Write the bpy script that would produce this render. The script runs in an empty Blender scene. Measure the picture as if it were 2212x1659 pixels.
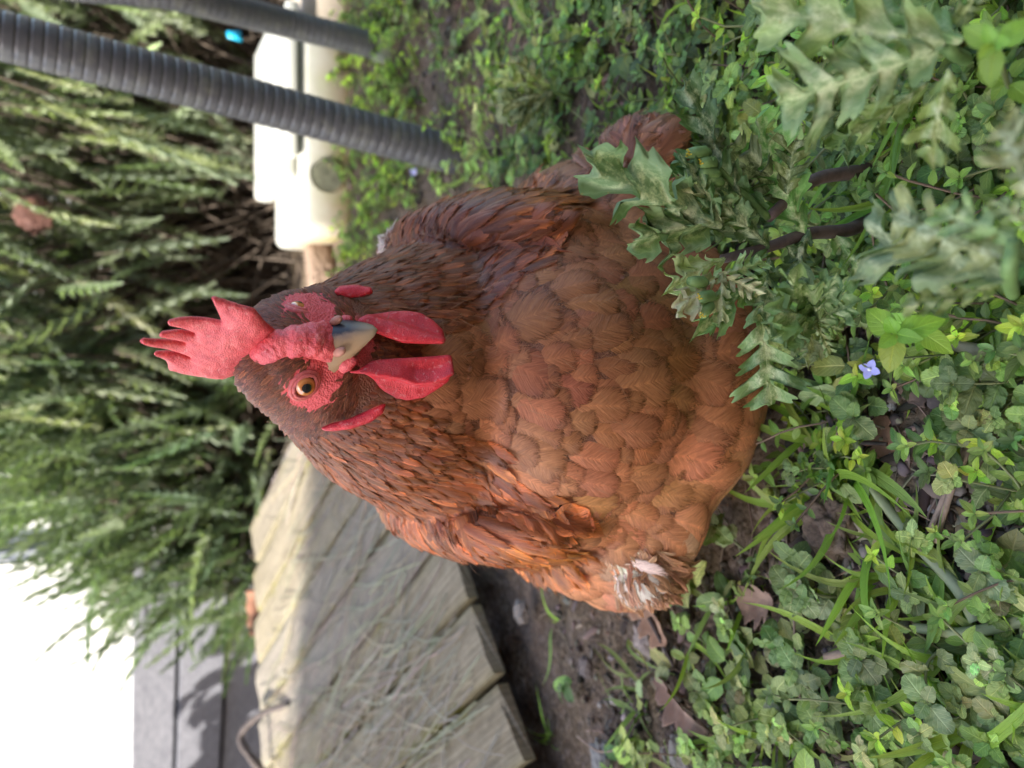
import bpy, bmesh, math, random
import numpy as np
from mathutils import Vector, Matrix, noise as mnoise
from mathutils.bvhtree import BVHTree
from mathutils.geometry import delaunay_2d_cdt
random.seed(7)
RNG = np.random.default_rng(11)
S = bpy.context.scene
COL = S.collection
PI = math.pi
# ------------------------------------------------------------------ camera (phone held on its side: world up is picture left)
CAM_H, PITCH, FPX = 0.40, math.radians(28), 1661.0     # FPX: focal length in the units of a 2212 x 1659 picture
c_, s_ = math.cos(PITCH), math.sin(PITCH)
FW = Vector((0, c_, -s_)); UP = Vector((0, s_, c_)); RT = Vector((1, 0, 0)); EYE = Vector((0, 0, CAM_H))
cam = bpy.data.cameras.new('camera'); camo = bpy.data.objects.new('camera', cam); COL.objects.link(camo)
camo.matrix_world = Matrix(((-UP.x, RT.x, -FW.x, 0), (-UP.y, RT.y, -FW.y, 0), (-UP.z, RT.z, -FW.z, CAM_H), (0, 0, 0, 1)))
cam.sensor_width = 36; cam.lens = 27.03; cam.clip_start = 0.01; cam.clip_end = 500
cam.dof.use_dof = True; cam.dof.focus_distance = 0.395; cam.dof.aperture_fstop = 6.6
S.camera = camo
# ------------------------------------------------------------------ light
SUN = Vector((-0.62, -0.42, 0.66)).normalized()         # direction towards the sun
w = bpy.data.worlds.new('World'); S.world = w; w.use_nodes = True
nt = w.node_tree; bg = nt.nodes['Background']
sky = nt.nodes.new('ShaderNodeTexSky'); sky.sky_type = 'NISHITA'; sky.sun_disc = False
sky.sun_elevation = math.asin(SUN.z); sky.sun_rotation = math.atan2(SUN.x, SUN.y)
sky.air_density = 1.0; sky.dust_density = 2.5; sky.ozone_density = 1.0
nt.links.new(sky.outputs[0], bg.inputs[0]); bg.inputs[1].default_value = 0.15
sl = bpy.data.lights.new('sun', 'SUN'); sl.energy = 3.3; sl.angle = math.radians(0.53); sl.color = (1, .95, .87)
so = bpy.data.objects.new('sun', sl); COL.objects.link(so); so.rotation_euler = SUN.to_track_quat('Z', 'Y').to_euler()
S.view_settings.view_transform = 'Standard'; S.view_settings.look = 'None'
S.view_settings.exposure = 2.1; S.view_settings.gamma = 1
S.cycles.max_bounces = 8; S.cycles.transparent_max_bounces = 8; S.cycles.use_denoising = True

def ray(px, py): return (FW * FPX - UP * (px - 1106) + RT * (829.5 - py)) / FPX
def P(px, py, d): return EYE + ray(px, py) * d
def G(px, py, z=0.0):
    r = ray(px, py); return EYE + r * ((z - CAM_H) / r.z)
# ------------------------------------------------------------------ helpers
def vnoise(x, y, seed=0):
    xi = np.floor(x).astype(np.int64); yi = np.floor(y).astype(np.int64)
    fx = x - xi; fy = y - yi; fx = fx*fx*(3-2*fx); fy = fy*fy*(3-2*fy)
    def h(a, b):
        n = (a*374761393 + b*668265263 + seed*974711) & 0xffffffff
        n = ((n ^ (n >> 13)) * 1274126177) & 0xffffffff
        return ((n ^ (n >> 16)) & 0xffff) / 65535.0
    return (h(xi, yi)*(1-fx)+h(xi+1, yi)*fx)*(1-fy) + (h(xi, yi+1)*(1-fx)+h(xi+1, yi+1)*fx)*fy
def fbm(x, y, o=4, seed=0):
    r = 0; a = .5
    for k in range(o): r = r + a*(vnoise(x, y, seed+k)-.5)*2; x = x*2.03; y = y*2.03; a *= .5
    return r
def gbase(x, y):
    x = np.asarray(x, float); y = np.asarray(y, float)
    return .012*fbm(x*3+5, y*3, 2, 3)*np.clip(1.5-abs(y-.5)*.2, .3, 1)
def gz(x, y): return float(gbase(np.array([x]), np.array([y]))[0])

class MB:
    """collects geometry with two per-vertex attributes: fuv (u, v, random) and tint (rgb)"""
    def __init__(s): s.v = []; s.f = []; s.uv = []; s.t = []; s.n = 0
    def add(s, v, f, uv=None, tint=(1, 1, 1)):
        v = np.asarray(v, float).reshape(-1, 3); k = len(v)
        s.v.append(v); s.f.append(np.asarray(f, np.int64) + s.n)
        s.uv.append(np.zeros((k, 3)) if uv is None else np.asarray(uv, float).reshape(-1, 3))
        t = np.asarray(tint, float)
        s.t.append(np.broadcast_to(t, (k, 3)) if t.ndim == 1 else t); s.n += k
    def inst(s, T, M, L, tints=None, rnd=None):
        """T=(verts, faces, uv); M (k,3,3) columns = axes, L (k,3)"""
        v, f, uv = T; k = len(L); m = len(v)
        if k == 0: return
        V = np.einsum('kij,mj->kmi', M, v) + L[:, None, :]
        F = (f[None] + (np.arange(k)*m)[:, None, None]).reshape(-1, f.shape[1])
        U = np.repeat(uv[None], k, 0).copy(); U[:, :, 2] = (RNG.random(k) if rnd is None else rnd)[:, None]
        t = np.ones((k, 3)) if tints is None else np.asarray(tints)
        s.add(V.reshape(-1, 3), F, U.reshape(-1, 3), np.repeat(t[:, None], m, 1).reshape(-1, 3))
    def build(s, name, m, parent=None, loc=None):
        me = bpy.data.meshes.new(name)
        V = np.concatenate(s.v)
        if loc is not None: V = V - np.array(loc)
        me.vertices.add(len(V)); me.vertices.foreach_set('co', V.astype(np.float32).ravel())
        tot = np.concatenate([np.full(len(f), f.shape[1]) for f in s.f]); li = np.concatenate([f.ravel() for f in s.f])
        me.loops.add(len(li)); me.loops.foreach_set('vertex_index', li.astype(np.int32))
        me.polygons.add(len(tot)); me.polygons.foreach_set('loop_start', (np.cumsum(tot)-tot).astype(np.int32))
        me.polygons.foreach_set('use_smooth', np.ones(len(tot), bool))
        me.update(calc_edges=True)
        a = me.attributes.new('fuv', 'FLOAT_VECTOR', 'POINT'); a.data.foreach_set('vector', np.concatenate(s.uv).astype(np.float32).ravel())
        a = me.attributes.new('tint', 'FLOAT_VECTOR', 'POINT'); a.data.foreach_set('vector', np.concatenate(s.t).astype(np.float32).ravel())
        me.validate()
        o = bpy.data.objects.new(name, me); COL.objects.link(o)
        if m: me.materials.append(m)
        if parent: o.parent = parent
        if loc is not None: o.location = loc
        return o
def tag(o, label=None, cat=None, group=None, kind=None):
    if label: o['label'] = label
    if cat: o['category'] = cat
    if group: o['group'] = group
    if kind: o['kind'] = kind
    return o
def empty(name, loc=(0, 0, 0)):
    o = bpy.data.objects.new(name, None); COL.objects.link(o); o.location = loc; o.empty_display_size = .02
    return o
def child(mb, name, m, root):        # geometry given in world space, parented to an Empty at its location
    return mb.build(name, m, root, None) if root.location.length == 0 else _ch(mb, name, m, root)
def _ch(mb, name, m, root):
    o = mb.build(name, m, root, tuple(root.location)); o.location = (0, 0, 0); return o
def copy_tree(o, parent=None):
    c = o.copy(); COL.objects.link(c)
    if parent: c.parent = parent
    for ch in list(o.children): copy_tree(ch, c)
    return c

def tube(mb, pts, rad, n=8, tint=(1, 1, 1), cap=True, ringf=None):
    pts = [Vector(p) for p in pts]; m = len(pts)
    if not hasattr(rad, '__len__'): rad = [rad]*m
    V = []; U = []
    prev = None
    for i, p in enumerate(pts):
        t = (pts[min(i+1, m-1)] - pts[max(i-1, 0)]).normalized()
        if prev is None: a = t.orthogonal().normalized()
        else: a = (prev - t*prev.dot(t)).normalized()
        prev = a; b = t.cross(a)
        for k in range(n):
            g = 2*PI*k/n; V.append(p + (a*math.cos(g)+b*math.sin(g))*rad[i]); U.append((k/n, i/max(1, m-1), 0))
    F = [(i*n+k, i*n+(k+1) % n, (i+1)*n+(k+1) % n, (i+1)*n+k) for i in range(m-1) for k in range(n)]
    mb.add([tuple(v) for v in V], F, U, tint)
    if cap:
        b0_ = mb.n - m*n
        for i, sg in ((0, -1), (m-1, 1)):
            idx = [b0_ + i*n + k for k in range(n)]
            if sg < 0: idx = idx[::-1]
            c = mb.n; mb.v.append(np.array([tuple(pts[i])])); mb.uv.append(np.zeros((1, 3))); mb.t.append(np.array([tint], float)); mb.n += 1
            mb.f.append(np.array([(idx[k], idx[(k+1) % n], c) for k in range(n)]))
def spline(pts, n):
    pts = [Vector(p) for p in pts]; out = []
    pp = [pts[0]*2-pts[1]] + pts + [pts[-1]*2-pts[-2]]
    for i in range(len(pts)-1):
        a, b, c, d = pp[i:i+4]
        for k in range(n):
            t = k/n
            out.append(.5*((2*b)+(c-a)*t+(2*a-5*b+4*c-d)*t*t+(3*b-a-3*c+d)*t**3))
    return out + [pts[-1]]

# ---- materials
def mat(name, rough=.6, spec=.5):
    m = bpy.data.materials.new(name); m.use_nodes = True
    b = m.node_tree.nodes['Principled BSDF']; b.inputs['Roughness'].default_value = rough
    b.inputs['Specular IOR Level'].default_value = spec
    return m, m.node_tree, b
class N:
    """short node writer"""
    def __init__(s, nt): s.nt = nt
    def new(s, t, **k):
        n = s.nt.nodes.new(t)
        for a, v in k.items(): setattr(n, a, v)
        return n
    def L(s, a, b): s.nt.links.new(a, b)
    def val(s, i, v):
        if hasattr(v, 'type') and hasattr(v, 'node'): s.L(v, i)
        else: i.default_value = v
    def coord(s, which='Object'): return s.new('ShaderNodeTexCoord').outputs[which]
    def noise(s, vec, scale, detail=4, rough=.6, dist=0, out=0):
        n = s.new('ShaderNodeTexNoise'); n.inputs['Scale'].default_value = scale; n.inputs['Detail'].default_value = detail
        n.inputs['Roughness'].default_value = rough; n.inputs['Distortion'].default_value = dist
        if vec: s.L(vec, n.inputs['Vector'])
        return n.outputs[out]
    def vor(s, vec, scale, out='Distance', feature='F1'):
        n = s.new('ShaderNodeTexVoronoi'); n.feature = feature; n.inputs['Scale'].default_value = scale; s.L(vec, n.inputs['Vector']); return n.outputs[out]
    def ramp(s, x, stops):
        n = s.new('ShaderNodeValToRGB'); s.L(x, n.inputs[0]); e = n.color_ramp.elements
        while len(e) < len(stops): e.new(.5)
        for q, (p, c) in zip(e, stops): q.position = p; q.color = (*c, 1) if len(c) == 3 else c
        return n.outputs[0]
    def mix(s, f, a, b, t='MIX'):
        n = s.new('ShaderNodeMix', data_type='RGBA', blend_type=t); s.val(n.inputs[0], f)
        for i, v in ((6, a), (7, b)):
            if isinstance(v, tuple): v = (*v, 1) if len(v) == 3 else v
            s.val(n.inputs[i], v)
        return n.outputs[2]
    def math(s, op, a, b=0, c=None, clamp=False):
        n = s.new('ShaderNodeMath', operation=op, use_clamp=clamp); s.val(n.inputs[0], a); s.val(n.inputs[1], b)
        if c is not None: s.val(n.inputs[2], c)
        return n.outputs[0]
    def bump(s, h, st, dist, b):
        n = s.new('ShaderNodeBump'); n.inputs['Strength'].default_value = st; n.inputs['Distance'].default_value = dist
        s.L(h, n.inputs['Height']); s.L(n.outputs[0], b.inputs['Normal'])
    def attr(s, name): return s.new('ShaderNodeAttribute', attribute_name=name).outputs['Vector']
    def sep(s, v): n = s.new('ShaderNodeSeparateXYZ'); s.L(v, n.inputs[0]); return n.outputs
    def scalev(s, v, sc):
        n = s.new('ShaderNodeMapping'); s.L(v, n.inputs[0]); n.inputs['Scale'].default_value = sc; return n.outputs[0]

def leaf_material(name, rough=.55, vein=.5, trans=.22, spec=.35, frost=0.0):
    m, nt, b = mat(name, rough, spec); n = N(nt)
    u, v, r = n.sep(n.attr('fuv')); t = n.attr('tint')
    au = n.math('ABSOLUTE', u)
    ns = n.noise(n.coord(), 260, 4, .65)
    col = n.mix(n.math('MULTIPLY', ns, .6), t, n.mix(1.0, t, (.55, .62, .5), 'MULTIPLY'))
    mid = n.math('SUBTRACT', 1.0, n.math('MULTIPLY', au, 9, clamp=True))           # midrib
    sv = n.math('SINE', n.math('MULTIPLY', n.math('SUBTRACT', v, n.math('MULTIPLY', au, .35)), 42))
    sv = n.math('POWER', n.math('MAXIMUM', sv, 0.0), 6)
    vn = n.math('MAXIMUM', n.math('MULTIPLY', mid, 1.0), n.math('MULTIPLY', sv, .45))
    col = n.mix(n.math('MULTIPLY', vn, vein), col, n.mix(1.0, t, (2.4, 2.0, 2.6), 'MULTIPLY'))
    if frost:
        fr = n.ramp(n.noise(n.coord(), 170, 5, .75), [(.44, (0, 0, 0)), (.60, (1, 1, 1))])
        near = n.math('SUBTRACT', 1.0, n.math('MULTIPLY', au, 1.3), clamp=True)
        col = n.mix(n.math('MULTIPLY', n.math('MULTIPLY', fr, near), frost), col, (.58, .66, .60))
    # little damage specks
    sp = n.ramp(n.noise(n.coord(), 420, 2, .5), [(.70, (0, 0, 0)), (.76, (1, 1, 1))])
    col = n.mix(n.math('MULTIPLY', sp, .5), col, (.30, .27, .14))
    col = n.mix(1.0, col, (1.24, 1.12, .74), 'MULTIPLY')
    n.L(col, b.inputs['Base Color'])
    n.bump(n.math('ADD', n.math('MULTIPLY', vn, -1.0), n.math('MULTIPLY', ns, .9)), .6, .0006, b)
    tr = n.new('ShaderNodeBsdfTranslucent'); n.L(n.mix(1.0, col, (1.3, 1.5, .6), 'MULTIPLY'), tr.inputs[0])
    mx = n.new('ShaderNodeMixShader'); mx.inputs[0].default_value = trans
    n.L(b.outputs[0], mx.inputs[1]); n.L(tr.outputs[0], mx.inputs[2])
    n.L(mx.outputs[0], nt.nodes['Material Output'].inputs[0])
    return m
def simple(name, col, rough=.6, nscale=80, amt=.35, bump=.3, bdist=.001, spec=.4, usetint=False):
    m, nt, b = mat(name, rough, spec); n = N(nt)
    ns = n.noise(n.coord(), nscale, 6, .65)
    base = n.attr('tint') if usetint else None
    a = tuple(c*(1-amt) for c in col); z = tuple(min(1, c*(1+amt)) for c in col)
    c = n.ramp(ns, [(.3, a), (.7, z)])
    if usetint: c = n.mix(1.0, c, base, 'MULTIPLY')
    n.L(c, b.inputs['Base Color']); n.bump(ns, bump, bdist, b)
    return m
# ================================================================== SETTING
def axis_pts(lo, hi, step, far):
    core = list(np.arange(lo, hi, step)); out = []; s = step; x = lo
    while x > -far: s *= 1.35; x -= s; out.append(x)
    out = out[::-1] + core; s = step; x = core[-1]
    while x < far: s *= 1.35; x += s; out.append(x)
    return np.array(out)
gx = axis_pts(-1.1, .95, .005, 150); gy = axis_pts(.10, 1.75, .005, 150)
X, Y = np.meshgrid(gx, gy)
nearm = np.clip(1.6 - np.maximum(abs(X)-.8, 0) - np.maximum(Y-1.6, 0)*2, 0, 1)*(abs(X) < 3)*(Y < 4)*(Y > -2)
Z = gbase(X, Y)*(abs(X) < 4)*(abs(Y) < 5) + nearm*(.010*fbm(X*16, Y*16, 3, 9) + .0045*fbm(X*70, Y*70, 3, 19) + .0035*np.clip(fbm(X*45, Y*45, 2, 29)*2, 0, 1))
# a hollow of bare soil under the cut ends of the boards
Z = Z - .02*np.exp(-(((X+.30)/.35)**2 + ((Y-.85)/.28)**2))
def ghz(x, y):
    i = min(max(int(np.searchsorted(gx, x)), 0), len(gx)-1); j = min(max(int(np.searchsorted(gy, y)), 0), len(gy)-1)
    return float(Z[j, i])
mb = MB(); nx, ny = len(gx), len(gy)
I = np.arange(nx*ny).reshape(ny, nx)
F = np.stack([I[:-1, :-1], I[:-1, 1:], I[1:, 1:], I[1:, :-1]], -1).reshape(-1, 4)
mb.add(np.stack([X, Y, Z], -1).reshape(-1, 3), F)
m, nt, b = mat('soil', .95, .2); n = N(nt); co = n.coord()
a1 = n.noise(co, 9, 6, .7); a2 = n.noise(co, 130, 6, .7); a3 = n.vor(co, 210)
c = n.ramp(a2, [(.28, (.042, .030, .019)), (.5, (.118, .086, .056)), (.72, (.26, .20, .14))])
c = n.mix(n.math('MULTIPLY', n.ramp(a1, [(.45, (0, 0, 0)), (.65, (1, 1, 1))]), .55), c, (.15, .115, .10))
chip = n.ramp(n.vor(n.scalev(co, (1, 1.8, 1)), 160, 'Color'), [(.72, (0, 0, 0)), (.8, (1, 1, 1))])
c = n.mix(n.math('MULTIPLY', chip, .45), c, (.24, .19, .16))
n.L(c, b.inputs['Base Color'])
n.bump(n.math('ADD', n.math('MULTIPLY', a2, 1.0), n.math('MULTIPLY', a3, -.8)), .9, .003, b)
ground = tag(mb.build('ground', m), kind='structure')

def rbox(lo, hi, bev=0.0, seg=2, mtx=None):
    bm = bmesh.new(); bmesh.ops.create_cube(bm, size=1)
    for v in bm.verts: v.co = Vector([(lo[i]+hi[i])/2 + v.co[i]*(hi[i]-lo[i]) for i in range(3)])
    if bev: bmesh.ops.bevel(bm, geom=list(bm.edges), offset=bev, segments=seg, affect='EDGES', profile=.5)
    if mtx is not None: bmesh.ops.transform(bm, matrix=mtx, verts=bm.verts)
    return bm
def bm_obj(name, bm, m, parent=None, smooth=True, loc=None):
    me = bpy.data.meshes.new(name)
    if loc is not None: bmesh.ops.translate(bm, vec=-Vector(loc), verts=bm.verts)
    bm.to_mesh(me); bm.free()
    for p in me.polygons: p.use_smooth = smooth
    if smooth and hasattr(me, 'set_sharp_from_angle'): me.set_sharp_from_angle(angle=math.radians(40))
    me.materials.append(m); o = bpy.data.objects.new(name, me); COL.objects.link(o)
    if parent: o.parent = parent
    return o

# ---- sunlit white house beyond the shrub, with downpipe and window
whitew = simple('white_render', (.80, .80, .78), .8, 30, .06, .2)
greyp = simple('grey_paint', (.42, .45, .47), .5, 30, .1, .1)
glass, _, gb = mat('dark_glass', .08, .6); gb.inputs['Base Color'].default_value = (.12, .14, .16, 1)
h = empty('white_house', (-3, 5.0, 0)); tag(h, 'bright white rendered house wall in full sun behind the green shrub', 'house')
def hb(name, lo, hi, m, par, bev=0):
    o = bm_obj(name, rbox([lo[i]-h.location[i] for i in range(3)], [hi[i]-h.location[i] for i in range(3)], bev), m, par, False); return o
hb('wall', (-7, 5.0, -.1), (-.97, 5.2, 4.2), whitew, h); hb('wall', (-.10, 5.0, -.1), (4, 5.2, 4.2), whitew, h)
hb('wall', (-.97, 5.0, -.1), (-.10, 5.2, .35), whitew, h); hb('wall', (-.97, 5.0, 1.6), (-.10, 5.2, 4.2), whitew, h)
wf = hb('window', (-.96, 5.06, .36), (-.11, 5.10, 1.59), glass, h)
for lo, hi in (((-.969, 5.02, .351), (-.93, 5.12, 1.599)), ((-.14, 5.02, .351), (-.101, 5.12, 1.599)), ((-.929, 5.02, .351), (-.141, 5.12, .42)), ((-.929, 5.02, 1.53), (-.141, 5.12, 1.599))):
    hb('frame', lo, hi, greyp, wf)
hb('frame', (-.80, 5.03, .421), (-.755, 5.11, 1.529), whitew, wf)
# ---- tall unseen block added behind the photographer to shade the foreground
brick = simple('shade_block_brick', (.36, .25, .20), .9, 14, .25, .3)
h2 = bm_obj('shade_block', rbox((-10.5, -3.6, -.1), (3.5, -2.6, 6.3)), brick, None, False)
tag(h2, 'unseen brick-coloured block added behind the camera to shade the foreground', 'house')

# ---- low wall of horizontal timber boards
def wood_mat(name, base, dark, light, axis_scale=(1, 1, 14), grain=60, moss=0.0, rough=.85, usex=False):
    m, nt, b = mat(name, rough, .25); n = N(nt); co = n.coord()
    g = n.noise(n.scalev(co, axis_scale), grain, 6, .7, .6)
    if moss:
        u_, v_, r_ = n.sep(n.attr('fuv')); cb = n.new('ShaderNodeCombineXYZ'); n.val(cb.inputs[0], n.math('MULTIPLY', u_, 4.5)); n.val(cb.inputs[1], n.math('MULTIPLY', v_, 1.3)); n.val(cb.inputs[2], n.math('MULTIPLY', r_, 37.0))
        g = n.math('ADD', n.math('MULTIPLY', n.noise(cb.outputs[0], 3.2, 8, .72, .5), .75), n.math('MULTIPLY', n.noise(co, 55, 5, .7), .25))
    f = n.noise(co, 8, 4, .6)
    c = n.ramp(g, [(.28, dark), (.48, base), (.72, light)])
    c = n.mix(n.math('MULTIPLY', f, .5), c, n.mix(1.0, c, (.72, .74, .78), 'MULTIPLY'))
    if moss:
        ms = n.ramp(n.noise(n.scalev(co, (1, 1, 1)), 11, 6, .75), [(.52, (0, 0, 0)), (.66, (1, 1, 1))])
        u, v, r = n.sep(n.attr('fuv'))
        edge = n.math('POWER', n.math('ABSOLUTE', u), 5.0)
        ee = n.math('MULTIPLY', n.math('ADD', edge, .15), n.math('ADD', ms, .25), clamp=True)
        c = n.mix(n.math('MULTIPLY', ee, moss, clamp=True), c, (.17, .155, .03))
        c = n.mix(n.math('MULTIPLY', n.ramp(r, [(0, (0, 0, 0)), (1, (1, 1, 1))]), .35), c, (.20, .19, .20))
    n.L(c, b.inputs['Base Color']); n.bump(g, .7, .0015, b)
    return m
bw = wood_mat('grey_board', (.17, .17, .19), (.11, .11, .125), (.24, .24, .26), (1, 12, 12), 12)
RA, RB = G(350, 1225, 0), None
wr = empty('timber_wall', (-.5, 1.95, 0)); tag(wr, 'low grey wall of stacked horizontal boards dappled with leaf shadows', 'timber wall')
ax = Vector((-.955, .296, 0)).normalized(); wl = 2.2
ztop = .340; ws = [.098, .105, .11, .11]; z = ztop
for k, hh in enumerate(ws):
    mt = Matrix.Translation(Vector((.12, -.06, 0))) @ Matrix.Rotation(math.atan2(ax.y, ax.x), 4, 'Z')
    o = bm_obj('board', rbox((0, -.02 + (.012 if k % 2 else 0), z-hh+.007), (wl, .02 + (.012 if k % 2 else 0), z), .003, 1, mt), bw, wr); z -= hh
mt = Matrix.Translation(Vector((.12, -.06, 0))) @ Matrix.Rotation(math.atan2(ax.y, ax.x), 4, 'Z')
bm_obj('backing', rbox((.005, -.040, -.05), (wl-.01, -.0225, ztop-.012), 0, 1, mt), simple('dark_backing', (.03, .03, .035), .9), wr)
for xx in (.25, 1.25):
    mt = Matrix.Translation(Vector((.12, -.06, 0))) @ Matrix.Rotation(math.atan2(ax.y, ax.x), 4, 'Z')
    bm_obj('post', rbox((xx, -.10, -.05), (xx+.06, -.0425, ztop-.02), .003, 1, mt), bw, wr)

# ---- plank ramp
plankm = wood_mat('weathered_plank', (.225, .185, .125), (.050, .040, .028), (.46, .40, .28), (3.0, 16, 3), 22, moss=1.0)
pr = empty('plank_ramp', (0, 1.0, 0)); tag(pr, 'ramp of weathered grey planks with mossy seams, shaded near and sunlit far', 'plank ramp')
pd = Vector((-.325, .37, .066)).normalized()            # along a plank, away from the camera
pn = Vector((.72, .70, 0)).normalized()                 # across the planks
up3 = pd.cross(pn).normalized(); up3 = up3 if up3.z > 0 else -up3
def PL(px, py, a=-.02, bz=.132):                         # a picture point brought on to the ramp surface
    p0 = Vector((-.227, .78, .032)); r = ray(px, py); return EYE + r*((p0-EYE).dot(up3)/r.dot(up3))
o0 = PL(1031, 1266)
near = [None]*9
W = .092
# far ends of the planks, read on the ramp plane
far_px = [(700, 1900), (668, 1700), (645, 1560), (628, 1480), (548, 1345), (520, 1180), (512, 1030), (505, 930), (500, 800), (500, 700)]
near_px = [(1165, 1860), (1128, 1720), (1092, 1590), (1052, 1445), (1000, 1262), (960, 1165), (900, 1010), (830, 900), (760, 820), (720, 760)]
for k in range(10):
    fe = (PL(*far_px[k])-o0); ne = (PL(*near_px[k])-o0)
    c0 = (k-3.5)*W*1.0 - W*.5 ; c1 = c0 + W - .0095
    l1 = fe.dot(pd) + .01; l0 = ne.dot(pd)
    mb = MB(); nl = 70; V = []; U = []
    cs = [(-1, -1), (-1, .86), (-.965, 1), (-.5, 1.0), (0, 1.02), (.5, 1.0), (.965, 1), (1, .86), (1, -1)]
    rs = random.uniform(-.003, .003); ph = random.random()*50; rr = random.random()
    for i in range(nl+1):
        t = i/nl
        for (a, bb) in cs:
            jag = .016*(vnoise(np.array([a*3+ph]), np.array([.5]))[0]-.5) + .006*(vnoise(np.array([a*9+ph]), np.array([7.5]))[0]-.5)
            l = l0 + jag + (l1-l0+ .012*(vnoise(np.array([a*2+ph]), np.array([3.5]))[0]))*t
            wob = .0022*(vnoise(np.array([l*14+ph]), np.array([1.5]))[0]-.5)*2*abs(a)
            rnd = -.002*(max(0, 1-min(t*nl, 3)/3)**2 + max(0, 1-min((1-t)*nl, 2)/2)**2)*(1 if bb > 0 else 0)
            zz = (bb-1)*.0075 + rs + .0012*(vnoise(np.array([l*9+ph]), np.array([a*2+3]))[0]-.5)*2 + rnd*.6
            p = o0 + pd*l + pn*((c0+c1)/2 + (c1-c0)/2*a + wob*(1 if a > 0 else -1)) + up3*zz
            V.append(tuple(p)); U.append((a, t, rr))
    nc = len(cs)
    F = [(i*nc+j, i*nc+(j+1) % nc, (i+1)*nc+(j+1) % nc, (i+1)*nc+j) for i in range(nl) for j in range(nc)]
    mb.add(V, F, U); mb.f.append(np.array([(0, j+1, j) for j in range(1, nc-1)])); e = nl*nc
    mb.f.append(np.array([(e, e+j, e+j+1) for j in range(1, nc-1)]))
    ob = child(mb, 'plank', plankm, pr); ob.data.set_sharp_from_angle(angle=math.radians(35))
# bearers under the planks, resting on the soil
for t in (.20, .60):
    p0 = o0 + pd*(t) + pn*(-.42); p1 = o0 + pd*t + pn*.42
    mb = MB(); q = up3*(-.0165)
    for i in range(1): pass
    a = p0+q; b_ = p1+q; z0 = min(gz(a.x, a.y), gz(b_.x, b_.y))-.02
    V = []
    for pnt in (a, b_):
        for s in (-.02, .02):
            qq = pnt + pd*s; V += [tuple(qq), (qq.x, qq.y, z0)]
    mb.add(V, [(0, 2, 3, 1), (4, 5, 7, 6), (0, 1, 5, 4), (2, 6, 7, 3), (0, 4, 6, 2), (1, 3, 7, 5)])
    child(mb, 'bearer', plankm, pr)

# ---- white plastic trough: two tiers, drain recess
m, nt, b = mat('white_plastic', .38, .5); n = N(nt); co = n.coord()
zz = n.sep(co)[2]
st = n.ramp(n.math('ADD', zz, n.math('MULTIPLY', n.noise(co, 13, 5, .7), .09)), [(.055, (1, 1, 1)), (.135, (0, 0, 0))])
c = n.mix(n.math('MULTIPLY', st, .95), (.50, .50, .45), n.ramp(n.noise(co, 14, 4), [(.35, (.26, .25, .08)), (.6, (.36, .27, .17))]))
n.L(c, b.inputs['Base Color']); b.inputs['Subsurface Weight'].default_value = .1; b.inputs['Subsurface Radius'].default_value = (.01, .01, .01)
plasticm = m
tr = empty('plastic_trough', (.45, 1.38, 0)); tag(tr, 'white stained plastic trough with a stepped lid on the soil behind the thick hose', 'trough')
body = bm_obj('tub', rbox((-.175, 0, -.01), (.20, .24, .092), .020, 4), plasticm, tr)
lid = bm_obj('lid', rbox((-.085, .012, .0925), (.215, .23, .134), .014, 4), plasticm, tr)
bm_obj('rim', rbox((-.05, -.008, .097), (.225, .0115, .118), .006, 2), plasticm, lid)
mb = MB(); tube(mb, [(-.075, -.003, .044), (-.075, .001, .044)], [.031, .032], 24, cap=False)
tube(mb, [(-.075, -.006, .044), (-.075, .001, .044)], [.028, .024], 24, cap=True); dpl = mb.build('drain_plug', simple('grimy_plastic', (.15, .15, .10), .8, 60, .5), tr); dpl.data.set_sharp_from_angle(angle=math.radians(30))
sl_ = bm_obj('stone_slab', rbox((.66, 1.40, .0), (.86, 1.50, .085), .012, 2), simple('pale_slab', (.42, .36, .29), .9, 25, .25), None)
tag(sl_, 'pale upright stone slab beside the white trough under the thin hose', 'slab')

# ---- corrugated hoses: arches stuck in the soil
m, nt, b = mat('ribbed_hose', .36, .5); n = N(nt)
u, v, r = n.sep(n.attr('fuv')); dirt = n.ramp(n.noise(n.coord(), 38, 6, .75), [(.50, (0, 0, 0)), (.72, (1, 1, 1))])
c = n.mix(n.math('MULTIPLY', dirt, .55), (.095, .095, .100), (.22, .22, .16)); n.L(c, b.inputs['Base Color'])
n.L(n.math('ADD', .34, n.math('MULTIPLY', dirt, .4)), b.inputs['Roughness'])
hosem = m
def hose(name, pts, rad, pitch, label, endcap=None):
    sp = spline(pts, 60); L = [0]
    for i in range(1, len(sp)): L.append(L[-1]+(sp[i]-sp[i-1]).length)
    tot = L[-1]; sub = 10; cnt = int(tot/pitch*sub); q = []; rr = []
    Ls = np.array(L); A = np.array([tuple(p) for p in sp])
    for i in range(cnt+1):
        s = i*pitch/sub; q.append([np.interp(s, Ls, A[:, k]) for k in range(3)])
        ph = (i % sub)/sub
        rr.append(rad*(1 - (.045 if ph < .05 or ph >= .95 else .012 if (ph < .15 or ph >= .85) else 0)))
    mb = MB(); tube(mb, q, rr, 28)
    root = empty(name, tuple(pts[0])); tag(root, label, 'hose', 'ribbed black hoses standing in the soil')
    child(mb, 'ribbed_tube', hosem, root)
    if endcap:
        e = MB(); d = (Vector(pts[1])-Vector(pts[0])).normalized(); p = Vector(pts[0])
        tube(e, [p-d*.03, p-d*.005, p+d*.02], [rad*1.12]*3, 20); child(e, 'end_cap', endcap, root)
    return root
a0 = G(985, 336, -.005); a1 = P(570, 224, .885); a2 = P(-40, 66, .735)
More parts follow.
